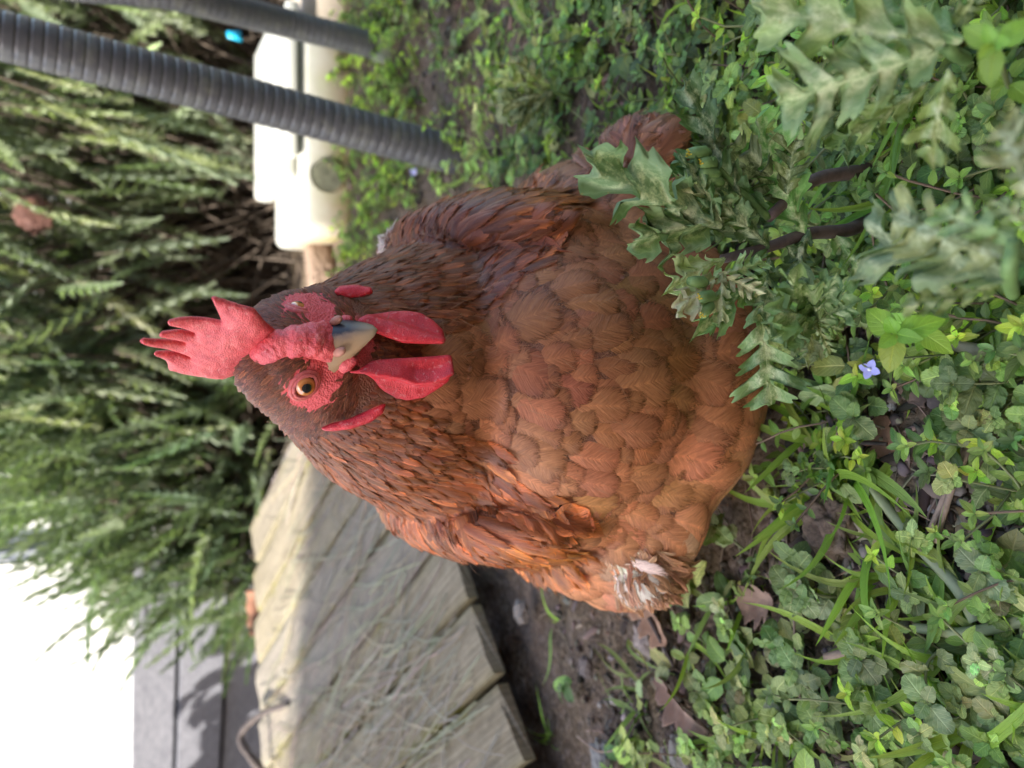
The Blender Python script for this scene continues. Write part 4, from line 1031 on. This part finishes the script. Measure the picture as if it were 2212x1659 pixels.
# ---- sapling outside the frame on the left: its leaves dapple the timber wall
sp_ = empty('sapling', (-2.15, 1.55, 0)); tag(sp_, 'slim leafy sapling outside the picture that throws leaf shadows on the timber wall', 'sapling')
st = MB(); lv = MB(); bg2 = LeafBag(); tube(st, spline([(-2.15, 1.55, -.02), (-2.1, 1.57, .5), (-1.95, 1.6, 1.0), (-1.8, 1.62, 1.5)], 6), [.016-.0005*i for i in range(19)], 8)
for k in range(30):
    z = random.uniform(.55, 1.45); a0_ = Vector((-2.1+(z-.5)*.28, 1.58, z)); e_ = a0_+Vector((random.uniform(-.1, .75), random.uniform(-.35, .35), random.uniform(-.05, .25))); s3 = spline([a0_, (a0_+e_)/2+Vector((0, 0, .05)), e_], 6); tube(st, s3, .003, 5, cap=False)
    for q in s3[3:]:
        for _ in range(3): bg2.add('oval', q, (random.gauss(0, 1), random.gauss(0, 1), random.gauss(-.1, .4)), (0, 0, 1), random.uniform(.05, .075), 1.0, rgb(GREENS['mid']))
bg2.flush(lv, TM); child(st, 'trunk', m_bark, sp_); child(lv, 'crown', m_chick, sp_)
# ================================================================== SINGLE PLANTS AND LITTER
def obj_leaf(name, key, k, base, tip, up, W, tint, root, m):
    T = TM[key][k % len(TM[key])]; d = tip-base; L = d.length; d = d.normalized(); n_ = Vector(up); n_ = (n_-d*n_.dot(d)).normalized(); x = d.cross(n_)
    mb = MB(); mb.inst(T, np.array([np.array([list(x*W*L), list(d*L), list(n_*L)]).T]), np.array([list(base)]), np.array([tint])); return child(mb, name, m, root)
def up_cam(p): return (EYE-p).normalized()
m_woody = simple('woody_stem', (.13, .085, .075), .6, 120, .35, .4); m_bud = simple('bud_green', (.16, .26, .08), .55, 200, .25, .3); m_yel = simple('yellow_florets', (.75, .55, .04), .6, 300, .3, .4)
def bud(pos, d, root, yellow=True, s=1.0):
    d = Vector(d).normalized(); mb = MB(); tube(mb, [pos-d*.001*s, pos+d*.002*s, pos+d*.006*s, pos+d*.0095*s], [.0012*s, .0028*s, .0026*s, .0019*s], 10)
    o = child(mb, 'flower_bud', m_bud, root)
    if yellow:
        mb = MB()
        for k in range(9):
            a = k*.7; r = .0014*s*(k % 3)/2; x = d.orthogonal().normalized(); y = d.cross(x); q = pos+d*.009*s+(x*math.cos(a)+y*math.sin(a))*r; tube(mb, [q, q+d*.0012*s], [.0003*s, .0003*s], 5)
        f = mb.build('florets', m_yel, o, tuple(root.location)); f.location = (0, 0, 0)
GT = (.150, .245, .135); GW = (.32, .40, .32); GD = (.10, .185, .10)
def Zp(px, py, y): r = ray(px, py); return EYE + r*(y/r.y)          # the point on a picture ray at distance y ahead
def groundsel(label, stems_, leaves, buds, base):
    root = empty('groundsel', tuple(base)); tag(root, label, 'groundsel')
    for pts, r0, r1, m in stems_:
        sp = spline(pts, 6); mb = MB(); k = len(sp); tube(mb, sp, [r0+(r1-r0)*i/(k-1) for i in range(k)], 10); child(mb, 'stem', m, root)
    for i, (b_, t_, W_, col, up) in enumerate(leaves):
        up = up_cam((b_+t_)/2) if up is None else Vector(up)
        obj_leaf('leaf', 'lobe', i, b_, t_, up+Vector((random.gauss(0, .12), 0, random.gauss(.15, .1))), W_, rgb(col, .08), root, m_lobe)
    for p_, d_, y_, s in buds: bud(p_, d_, root, y_, s)
    return root
# 1: the plant against the hen's breast
Y = .270
gb_ = G(1985, 400); q1 = Zp(1950, 356, .288); q2 = Zp(1752, 392, .288); q3 = Zp(1660, 470, .288)
w0 = G(1985, 440); w1 = Zp(1925, 442, .291); w2 = Zp(1842, 494, .288); w3 = Zp(1746, 505, .288); w4 = Zp(1655, 535, .290); w5 = Zp(1560, 560, .294)
LV = []
def lf(bx, by, yb, tx, ty, yt, W=1.0, col=GT, up=None): LV.append((Zp(bx, by, yb), Zp(tx, ty, yt), W, col, up))
lf(1580, 492, .294, 1288, 386, .288, .80, (.19, .29, .18)); lf(1620, 470, .296, 1400, 520, .290, .6, (.19, .29, .18)); lf(1560, 560, .294, 1455, 600, .288, .9, GW); lf(1540, 600, .288, 1652, 560, .276, .8, (.46, .52, .43)); lf(1545, 600, .286, 1470, 655, .278, .7, GW)
lf(1550, 590, .284, 1640, 640, .272, .8, (.42, .50, .40)); lf(1560, 590, .284, 1560, 690, .276, .7, (.36, .44, .34)); lf(1640, 655, .288, 1665, 872, .282, 1.05, (.18, .29, .17)); lf(1660, 560, .290, 1640, 680, .284, .9, GD)
lf(1740, 512, .288, 1630, 292, .281, 1.0, (.15, .266, .13)); lf(1650, 470, .290, 1500, 350, .288, .8, GD); lf(1700, 430, .288, 1560, 300, .284, .8, GD); lf(1660, 530, .288, 1560, 450, .284, .9, GT)
lf(1700, 420, .276, 1720, 270, .271, 1.0, (.16, .276, .14)); lf(1745, 500, .284, 1700, 620, .278, .8, GD); lf(1700, 530, .286, 1780, 650, .276, .9, (.17, .27, .15)); lf(1800, 500, .286, 1890, 640, .276, .8, (.18, .29, .16))
lf(1560, 480, .288, 1480, 330, .288, .55, GD); lf(1600, 420, .288, 1470, 180, .294, .6, (.12, .19, .11)); lf(1580, 430, .290, 1450, 420, .292, .7, GW); lf(1650, 600, .284, 1510, 690, .282, .6, GT)
BD = [(Zp(1530, 330, .288), (-.1, 0, .6), True, 1.3), (Zp(1545, 352, .288), (-.1, -.1, .6), True, 1.2), (Zp(1552, 378, .288), (0, 0, .7), False, 1.2), (Zp(1540, 640, .282), (-.1, -.2, .8), True, 1.2), (Zp(1535, 655, .282), (-.4, -.2, .5), True, 1.1), (Zp(1525, 610, .282), (0, 0, .8), False, 1.1), (Zp(1560, 395, .288), (.1, 0, .7), False, 1.0)]
groundsel('tall groundsel with woody purple stems and jagged frosted leaves against the breast of the hen', [([gb_, q1, (q1+q2)/2+Vector((0, 0, .003)), q2, q3], .0052, .0028, m_woody), ([w0, w1, w2, w3, w4, w5], .0050, .0024, m_woody), ([q3, Zp(1590, 400, .288), Zp(1540, 350, .288)], .0020, .0012, m_bud), ([w4, Zp(1580, 610, .284), Zp(1545, 640, .282)], .0020, .0012, m_bud), ([w3, Zp(1700, 620, .288), Zp(1640, 655, .288)], .0020, .0014, m_bud)], LV, BD, gb_)
# 2: top right, close to the phone
LV = []; b2 = G(2090, 130); lf(2040, 92, .165, 1632, 40, .205, 1.0, (.26, .38, .21)); lf(2030, 110, .165, 1690, 225, .20, 1.0, (.25, .36, .22)); lf(2050, 150, .16, 1990, 345, .17, .9, (.24, .34, .20)); lf(2080, 90, .165, 1760, -30, .20, 1.0, (.22, .34, .18)); lf(2040, 120, .18, 1830, 130, .195, .8, (.22, .32, .18)); lf(2060, 60, .17, 2150, -60, .15, .8, GT); lf(2000, 180, .19, 1860, 290, .20, .8, (.20, .31, .16))
groundsel('large pale green groundsel at the outer edge nearest the camera beside broad grass blades', [([b2, Zp(2070, 120, .175), Zp(2030, 95, .17)], .0035, .002, m_bud)], LV, [], b2)
# 3: right edge
LV = []; b3 = G(2190, 640); lf(2170, 560, .135, 1905, 470, .175, 1.0, (.24, .35, .20)); lf(2180, 600, .135, 1850, 500, .19, .8, (.20, .31, .17)); lf(2200, 520, .13, 2030, 440, .15, .9, (.26, .37, .22)); lf(2230, 420, .115, 2150, 265, .125, 1.0, (.26, .38, .24)); lf(2240, 500, .12, 2160, 430, .125, .9, (.30, .40, .27)); lf(2160, 620, .15, 1960, 640, .17, .8, (.20, .30, .16)); lf(2150, 590, .16, 1990, 560, .18, .8, GT)
groundsel('pale wavy groundsel leaves closest to the camera below the pale straw stick', [([b3, Zp(2180, 600, .14), Zp(2190, 520, .13)], .003, .002, m_bud)], LV, [], b3)
# 4: dusty one behind
LV = []; b4 = G(1240, 215)
for k in range(11):
    a = k*.9; x = 1165+55*math.cos(a)+random.uniform(-10, 10); y = 195+75*math.sin(a); lf(1190, 200, .60, x-30, y, .60, .75, (.24, .31, .24))
groundsel('dusty grey green groundsel between the thick hose and the tail side of the hen', [([b4, Zp(1220, 205, .6), Zp(1180, 195, .6)], .003, .0015, m_bud)], LV, [], b4)
# 5/6 smaller rosettes
for lab, cx, cy, y0, col in (('small groundsel rosette beside the woody stems of the tall groundsel', 1840, 250, .215, (.17, .27, .15)), ('low ragged groundsel in the shade between the hen and the flower', 1760, 690, .225, (.15, .25, .13))):
    LV = []; bb_ = G(cx+30, cy)
    for k in range(8):
        a = k*.8+.3; lf(cx, cy, y0+.03, cx+75*math.cos(a), cy+85*math.sin(a), y0+.03-.004*k, .8, col)
    groundsel(lab, [([bb_, Zp(cx, cy, y0+.03)], .002, .0015, m_bud)], LV, [], bb_)

# ---- chickweed sprig with a bright rosette, and two speedwell flowers
def leafy(name, label, cat, root_p, tip_p, n_, ls, key, m, col, group=None, rosette=6, wsc=1.2):
    root = empty(name, tuple(root_p)); tag(root, label, cat, group); mb = MB(); st = MB(); bg_ = LeafBag(); mid = (root_p+tip_p)/2+Vector((random.gauss(0, .006), random.gauss(0, .006), .004)); sp = spline([root_p, mid, tip_p], 8); tube(st, sp, .0009, 6, (.18, .20, .08))
    for i in range(1, n_+1):
        p_ = sp[int(i*(len(sp)-1)/(n_+1))]; t = (tip_p-root_p).normalized(); s = t.cross(Vector((.2, .1, 1))).normalized(); s = s if i % 2 else t.cross(s)
        for sg in (-1, 1): bg_.add(key, p_, s*sg+t*.4+Vector((0, 0, .15)), (random.gauss(0, .2), -.3, 1), ls*random.uniform(.8, 1.1), wsc, rgb(col, .1))
    up = up_cam(tip_p)*.8+Vector((0, 0, .5)); x = up.orthogonal().normalized(); y = up.cross(x).normalized()
    for k in range(rosette):
        a = k*2*PI/max(1, rosette)*(1.0)+(.5 if k % 2 else 0); bg_.add(key, tip_p+up*.0012*(k % 2), x*math.cos(a)+y*math.sin(a)+up*(.25+.5*(k % 2)), up, ls*(1 if k % 2 == 0 else .6), wsc, rgb(tuple(c*1.15 for c in col), .08))
    bg_.flush(mb, TM); child(mb, 'leaves', m, root); child(st, 'stem', m_stem, root); return root
leafy('chickweed_sprig', 'bright green chickweed rosette rising next to the pale straw stick', 'chickweed', G(2035, 700), Zp(1938, 722, .215), 2, .016, 'chick', m_chick, (.22, .40, .07), None, 6, 1.5)
leafy('chickweed_sprig', 'fresh chickweed tip at the far corner above the pale groundsel near the camera', 'chickweed', G(2180, 120), Zp(2150, 95, .14), 2, .011, 'chick', m_chick, (.20, .37, .08), None, 6, 1.4)
m_pet = simple('blue_petal', (.42, .43, .80), .6, 200, .2, .1); m_pw = simple('white_eye', (.8, .8, .8), .6)
for lab, p_, s in (('tiny pale blue speedwell flower beside the chickweed rosette', Zp(1878, 798, .235), 1.0), ('tiny blue speedwell flower at the foot of the thick hose', G(893, 372, .02), 1.3)):
    root = empty('speedwell_flower', tuple(p_)); tag(root, lab, 'flower'); nv_ = up_cam(p_); x = nv_.orthogonal().normalized(); y = nv_.cross(x); mb = MB()
    for k in range(4):
        a = k*PI/2+.3; d = x*math.cos(a)+y*math.sin(a); V, F, U = T_CHICK[0]; sd = d.cross(nv_)
        mb.inst((V, F, U), np.array([np.array([list(sd*.0080*s), list((d+nv_*.25)*.0048*s), list(nv_*.003*s)]).T]), np.array([list(p_)]))
    child(mb, 'petals', m_pet, root); mb = MB(); lump(mb, p_+nv_*.0006, (.0009*s,)*3, Matrix.Identity(3), 2); child(mb, 'flower_eye', m_pw, root)
    mb = MB(); tube(mb, spline([Vector((p_.x+.01, p_.y+.006, gz(p_.x, p_.y))), p_+Vector((.004, .003, -.006)), p_], 5), .0005, 5, (.16, .2, .08)); child(mb, 'flower_stalk', m_stem, root)

# ---- speedwell sprigs big enough to count, in the near corner of the picture
SPP = [((1600, 1190), 'between the bark chunk and the flank of the hen'), ((1690, 1215), 'above the curled dark leaf'), ((1745, 1265), 'growing through the curled dark leaf'), ((1810, 1290), 'beside the round brown pebble'),
    ((1640, 1400), 'below the crumpled pink leaf'), ((1735, 1420), 'in the middle of the weed patch'), ((1700, 1490), 'with the darkest scalloped leaves'), ((1790, 1520), 'with broad scalloped leaves low in the weed patch'), ((1880, 1560), 'near the lowest long grass stem'),
    ((1940, 1440), 'with one large drooping leaf'), ((1560, 1500), 'at the edge of the bare soil'), ((1620, 1580), 'close to the picture side under the bare soil'), ((2050, 1380), 'beside the thick pale grass stem'), ((2120, 1500), 'nearest the camera corner'), ((1980, 1600), 'between two grass tufts near the edge'), ((2130, 1250), 'past the long brown twigs'), ((1900, 860), 'under the blue flower'), ((2090, 890), 'between the stone and the straw stick')]
for (px, py), w_ in SPP:
    b_ = G(px+12, py); col = random.choice([(.17, .25, .13), (.14, .24, .10), (.20, .28, .17)])
    leafy('speedwell_sprig', 'scalloped speedwell sprig ' + w_, 'speedwell', b_, Vector((b_.x+random.gauss(0, .012), b_.y+random.gauss(0, .012), b_.z+random.uniform(.012, .026))), random.randint(2, 3), random.uniform(.013, .018), 'speed', m_speed, col, 'speedwell sprigs in the near weed patch', 4, 1.05)
# ---- grass tufts
def tuft(label, px, py, n_, L, spread, tip=None, col=(.24, .40, .08), r0=.006):
    b_ = G(px, py); root = empty('grass_tuft', tuple(b_)); tag(root, label, 'grass tuft', 'grass tufts round the hen')
    for i in range(n_):
        a = random.uniform(0, 6.28) if tip is None else tip+random.gauss(0, spread); el = random.uniform(.35, 1.3); l = L*random.uniform(.6, 1.15)
        p_ = b_+Vector((random.gauss(0, r0), random.gauss(0, r0), 0)); p_.z = ghz(p_.x, p_.y)
        d = Vector((math.cos(a)*math.cos(el), math.sin(a)*math.cos(el), math.sin(el))); T = T_GRASS[i % 5]
        x = d.cross(Vector((0, 0, 1))).normalized(); nn_ = x.cross(d); mb = MB(); wd = random.uniform(1.0, 1.6)*.045/ .045
        mb.inst(T, np.array([np.array([list(x*l*wd*(.055/l if l > .055 else 1)*1.0), list(d*l), list(nn_*l)]).T]), np.array([list(p_)]), np.array([rgb(col, .12)])); child(mb, 'blade', m_grass, root)
for a in [('dense tuft of curling grass blades touching the breast of the hen', 1800, 1000, 18, .050, .9, None, (.20, .33, .08), .014), ('grass tuft with one long blade crossing in front of the lower flank', 1760, 1090, 7, .060, .5, 2.4), ('grass tuft under the jagged hanging groundsel leaf', 1760, 900, 8, .045, .9), ('long arching grass blades next to the bark chunk', 1850, 1060, 9, .060, .7, -1.8),
    ('pale tuft of grass alone on the bare soil by the ramp', 1362, 1522, 12, .045, 2.0, None, (.17, .26, .10), .010), ('small grass tuft right under the near end of the ramp', 1165, 1600, 7, .035, 2.0, None, (.22, .38, .10)), ('grass blades beside the shed pink leaf', 1590, 1290, 8, .040, 2.0), ('broad bright grass blades under the large groundsel near the camera', 2010, 190, 9, .075, .6, 3.0, (.18, .34, .06)),
    ('bright blades of grass between the two pale groundsels', 2060, 360, 9, .065, .7, 2.2, (.17, .34, .06)), ('grass tuft beside the long brown twigs', 1900, 1230, 10, .055, .9, 2.8), ('fan of grass blades low in the weed patch', 1850, 1390, 10, .055, 1.2), ('grass tuft in the nearest corner of the picture', 2130, 1580, 11, .060, 1.0), ('thin grass tuft at the near picture edge', 1700, 1600, 9, .045, 2.0), ('grass blades by the thick pale grass stem', 2090, 1400, 9, .055, 1.0), ('grass tuft springing up near the largest stone', 2150, 1120, 7, .05, 1.0), ('shaded grass tuft beyond the woody stems', 1900, 330, 7, .05, 1.0)]:
    tuft(*a)
# ---- long prostrate grass stems
m_gst = simple('pale_grass_stem', (.30, .34, .19), .5, 60, .2, .3)
def strip(name, label, cat, pts, r, m, leaf=None, group=None, jag=0.0, n_=8):
    pts = [Vector(p) for p in pts]; root = empty(name, tuple(pts[0])); tag(root, label, cat, group); mb = MB(); sp = spline(pts, n_); k = len(sp)
    rr = r if hasattr(r, '__len__') else [r, r*.7]; tube(mb, sp, [1.25*(rr[0]+(rr[-1]-rr[0])*i/(k-1))*(1+jag*(random.random()-.5)) for i in range(k)], 9); child(mb, 'stalk', m, root)
    if leaf:
        for i in range(leaf):
            p_ = sp[int((i+1)*(k-1)/(leaf+1))]; t = (sp[-1]-sp[0]).normalized(); s = t.cross(Vector((0, 0, 1)))*(1 if i % 2 else -1); L = random.uniform(.03, .05)
            d = (t*1.0+s*.7+Vector((0, 0, .5))).normalized(); x = d.cross(Vector((0, 0, 1))).normalized(); q = MB(); q.inst(T_GRASS[i % 3], np.array([np.array([list(x*L*1.9), list(d*L), list(x.cross(d)*L)]).T]), np.array([list(p_)]), np.array([rgb((.21, .31, .12), .1)])); child(q, 'blade', m_grass, root)
    return root
def onG(px, py, z=.006): g = G(px, py, .012); g.z = gz(g.x, g.y)+z+.006; return g
strip('creeping_grass', 'thick pale creeping grass stem running from the hen to the near edge', 'grass stem', [onG(1835, 950), onG(1870, 1050), onG(1960, 1170), onG(2050, 1270), onG(2095, 1345)], [.0020, .0030], m_gst, 5)
strip('creeping_grass', 'creeping grass stem crossing the nearest part of the weed patch', 'grass stem', [onG(1960, 1360), onG(2080, 1370), onG(2240, 1330)], [.0022, .0028], m_gst, 3)
m_tw = simple('twig', (.30, .22, .165), .85, 90, .35, .5); m_straw = simple('straw', (.55, .47, .36), .7, 60, .2, .3); m_dk = simple('dark_twig', (.07, .055, .05), .85, 90, .35, .5)
for name, lab, pts, r, m in (('twig', 'long brown twig of the pair lying on the soil, the one nearer the hen', [onG(2085, 955, .010), onG(2040, 1060, .009), onG(1998, 1150, .008)], [.0016, .0012], m_tw), ('twig', 'lower of the paired long brown twigs on the soil, with a blunt cut end', [onG(2092, 965, .012), onG(2052, 1070, .012), onG(2015, 1172, .009)], [.0018, .0011], m_tw),
    ('twig', 'short greyish twig above the pair of long brown twigs', [onG(2060, 965), onG(2010, 1060)], [.0011, .0007], m_tw), ('straw_stick', 'pale thick straw stick at the near picture edge', [onG(2010, 735, .012), onG(2100, 752, .016), onG(2260, 782, .02)], [.0022, .0030], m_straw), ('twig', 'grey brown runner from the grass tuft toward the flower', [onG(1800, 985, .012), onG(1822, 925, .016), onG(1850, 865, .012)], [.0012, .0010], m_tw),
    ('twig', 'black rotten twig under the grass beside the breast of the hen', [onG(1780, 900, .008), onG(1810, 950, .006), onG(1900, 960, .005)], [.0014, .0009], m_dk), ('twig', 'broken stalk lying among the sprigs of the weed patch', [onG(1770, 1425), onG(1860, 1400)], [.0024, .0020], m_tw), ('twig', 'thin reddish stalk in the middle of the weed patch', [onG(1700, 1330), onG(1715, 1470, .010), onG(1730, 1560)], [.0007, .0005], m_tw),
    ('twig', 'dark twig on the bare soil beside the rolled pink leaf', [onG(1400, 1335), onG(1450, 1440)], [.0018, .0010], m_dk), ('twig', 'thin bent twig near the ramp on the bare soil', [onG(1245, 1590), onG(1300, 1625), onG(1370, 1600)], [.0008, .0005], m_tw), ('twig', 'short dry stalk beside the crumpled pink leaf', [onG(1640, 1240), onG(1668, 1282)], [.0006, .0005], m_tw)):
    strip(name, lab, 'twig' if name == 'twig' else 'stick', pts, r, m, None, None, .15)
# ---- dead leaves: curled, veined sheets with thickness
def dead_leaf(label, px, py, L, Wd, ang, col, curl=.5, lift=.010, seed=0, lob=True):
    b_ = G(px, py); root_ = tuple(b_); r = np.random.default_rng(seed); nv, nu = 26, 13; V = []; U = []
    for j in range(nv):
        v = j/(nv-1); wd = Wd*(math.sin(PI*min(1, v*.96+.02))**.6)*(1+(.28*math.sin(v*21+seed)+.12*math.sin(v*47+seed*2)) if lob else 1)*.5+.0004
        for i in range(nu):
            u = -1+2*i/(nu-1); x = u*wd; y = (v-.5)*L; z = curl*abs(x)**1.4*3.2 + .10*L*math.sin(v*5+seed)*.6+.0016*mnoise.noise(Vector((x*160, y*160, seed)))+.0012*abs(math.sin((v-abs(u)*.4)*22))
            V.append((x, y, z+lift)); U.append((u, v, .5))
    V = np.array(V); ca, sa = math.cos(ang), math.sin(ang); V = np.stack([V[:, 0]*ca-V[:, 1]*sa+b_.x, V[:, 0]*sa+V[:, 1]*ca+b_.y, V[:, 2]+gz(b_.x, b_.y)], 1)
    F = [(j*nu+i, j*nu+i+1, (j+1)*nu+i+1, (j+1)*nu+i) for j in range(nv-1) for i in range(nu-1)]
    mb = MB(); mb.add(V, F, U, rgb(tuple(c*q for c, q in zip(col, (1.15, 1.05, .85))), .05, .01)); o = mb.build('dead_leaf', m_dry, None, root_); so_ = o.modifiers.new('thick', 'SOLIDIFY'); so_.thickness = .0004; tag(o, label, 'dead leaf')
for a in (('curled dark brown dead leaf beside the bark chunk', 1740, 1258, .068, .030, 1.35, (.085, .065, .062), 1.2, .004, 1, False), ('crumpled pink brown dead leaf at the end of the dark curled leaf', 1640, 1305, .034, .024, .5, (.30, .22, .20), 1.0, .006, 2), ('pink brown dead leaf hanging below the white patch of the hen', 1415, 1330, .062, .028, 2.7, (.36, .235, .19), .7, .008, 3),
    ('rolled pink brown dead leaf standing on the bare soil', 1482, 1520, .070, .022, 2.9, (.30, .215, .195), 1.6, .008, 4), ('reddish broken leaf among the roots past the twigs', 1910, 950, .030, .020, 1.9, (.26, .16, .13), .6, .004, 5), ('flat grey brown dead leaf under the twigs', 2140, 940, .036, .030, .6, (.19, .14, .125), .3, .003, 6),
    ('dull brown dead leaf half hidden under the weed patch', 1830, 1310, .032, .024, .2, (.15, .115, .105), .4, .003, 7), ('dark brown dead leaf flat in the near weeds', 1950, 1500, .034, .026, 1.2, (.11, .085, .075), .4, .003, 8), ('purple brown dead leaf by the flower', 1990, 820, .030, .026, .9, (.20, .15, .14), .4, .003, 9), ('pale dead leaf on the soil behind the tail side of the hen', 850, 320, .045, .022, .9, (.40, .29, .23), .7, .004, 10)):
    dead_leaf(*a)
# ---- bark chunk, stones
def rock(name, label, cat, px, py, dims, col, seed, m=m_stone, amp=.30, freq=2.2, rot=0.0, sink=.25):
    b_ = G(px, py); bm = bmesh.new(); bmesh.ops.create_icosphere(bm, subdivisions=5, radius=1); V = []
    for v in bm.verts:
        c = v.co.copy(); c = Vector([math.copysign(abs(a)**.75, a) for a in c]); k = 1+amp*mnoise.noise(c*freq+Vector((seed*7, 0, 0)))+.10*mnoise.noise(c*7+Vector((seed, 0, 0)))+.04*mnoise.noise(c*19)
        if name == 'bark_chunk': k += .10*math.sin(c.x*9+3*mnoise.noise(c*2))*(.5+.5*c.z) 
        q = Matrix.Rotation(rot, 3, 'Z') @ Vector((c.x*dims[0]*k, c.y*dims[1]*k, c.z*dims[2]*k)); V.append((q.x+b_.x, q.y+b_.y, q.z+gz(b_.x, b_.y)+dims[2]*(1-sink)))
    mb = MB(); mb.add(V, [[v.index for v in f.verts] for f in bm.faces], None, col); bm.free(); o = mb.build(name, m, None, tuple(b_)); tag(o, label, cat); return o
m_bk = simple('rotten_bark', (.15, .11, .08), .95, 130, .65, 1.0, .003)
rock('bark_chunk', 'knobbly chunk of rotten bark beside the lower breast of the hen', 'bark chunk', 1800, 1140, (.019, .016, .011), (1, 1, 1), 1, m_bk)
for i, (lab, px, py, s, col) in enumerate((('round brown pebble at the end of the curled dark leaf', 1868, 1262, .0075, (.13, .10, .095)), ('mossy pale stone beside the long twigs', 2105, 1030, .0085, (.22, .19, .13)), ('brown stone beside the blue flower', 2045, 835, .0105, (.15, .115, .10)), ('rounded grey stone on the bare soil at the picture side', 1478, 1625, .011, (.26, .24, .22)), ('pale stone next to the hanging pink leaf', 1400, 1378, .011, (.30, .25, .22)), ('smooth grey stone beneath the ramp side', 1310, 1632, .012, (.24, .235, .22)), ('small grey stone against the foot of the ramp', 1130, 1322, .010, (.24, .21, .18)), ('tiny white pebble beside the bark chunk', 1728, 1228, .0035, (.45, .45, .42)), ('bluish stone chip near the flower', 1912, 868, .004, (.40, .42, .44)), ('dull stone in the nearest weeds', 2190, 1010, .010, (.16, .14, .13)), ('warm grey stone on the soil in front of the ramp', 1270, 1440, .008, (.17, .14, .125)))):
    rock('stone', lab, 'stone', px, py, (s*1.2, s, s*.6), col, i+3)
# ---- log stub by the trough, terracotta shard and root behind the ramp, blue scrap
rock('log_stub', 'pale brown log stub lying behind the neck of the hen next to the rosemary', 'log', 715, 578, (.075, .030, .028), (.30, .21, .15), 31, m_stone, .15, 1.4, .5)
mb = MB(); c0_ = Zp(540, 1325, 1.62); V = []
for j in range(9):
    for i in range(17):
        a = .1+i/16*1.7; r = .055+.008*j/8; V.append((c0_.x+.02-r*math.cos(a), c0_.y+r*math.sin(a)*.8, .0+j*.017+.002*math.sin(i*1.3)*(j == 8)))
mb.add(V, [(j*17+i, j*17+i+1, (j+1)*17+i+1, (j+1)*17+i) for j in range(8) for i in range(16)]); o = mb.build('pot_shard', simple('terracotta', (.27, .13, .08), .85, 40, .25, .3), None, tuple(c0_)); so_ = o.modifiers.new('t', 'SOLIDIFY'); so_.thickness = .008; tag(o, 'broken terracotta pot shard behind the corner of the plank ramp', 'pot shard')
strip('dry_root', 'dark arching root lying behind the plank ramp by the picture edge', 'root', [Zp(600, 1700, 1.4), Zp(545, 1640, 1.42), Zp(520, 1590, 1.45), Zp(560, 1545, 1.42), Zp(625, 1520, 1.35)], [.006, .004], m_dk, None, None, .3)
rock('root_stump', 'brown knobbly root stump behind the plank ramp under the arching root', 'root stump', 690, 1640, (.07, .05, .05), (.16, .11, .08), 40, m_stone, .4, 2.0, 0, .3)
p_ = Zp(505, 76, 1.62); mb = MB(); mb.add([(p_.x-.010, p_.y, p_.z-.016), (p_.x+.010, p_.y-.004, p_.z-.012), (p_.x+.006, p_.y+.002, p_.z+.014), (p_.x-.008, p_.y-.002, p_.z+.012)], [(0, 1, 2, 3)]); o = mb.build('plastic_scrap', simple('blue_plastic', (.02, .40, .62), .4), None, tuple(p_)); so_ = o.modifiers.new('t', 'SOLIDIFY'); so_.thickness = .0015; tag(o, 'small bright blue plastic scrap caught in the rosemary beside the thick hose', 'plastic scrap')
pb = Zp(72, 462, 1.74); mb = MB(); lump(mb, pb, (.036, .012, .034), Matrix.Identity(3), 4, .25); o = mb.build('withered_leaf', simple('red_brown', (.12, .055, .042), .8, 50, .4, .4), None, tuple(pb)); tag(o, 'round red brown withered leaf caught high in the rosemary', 'withered leaf')
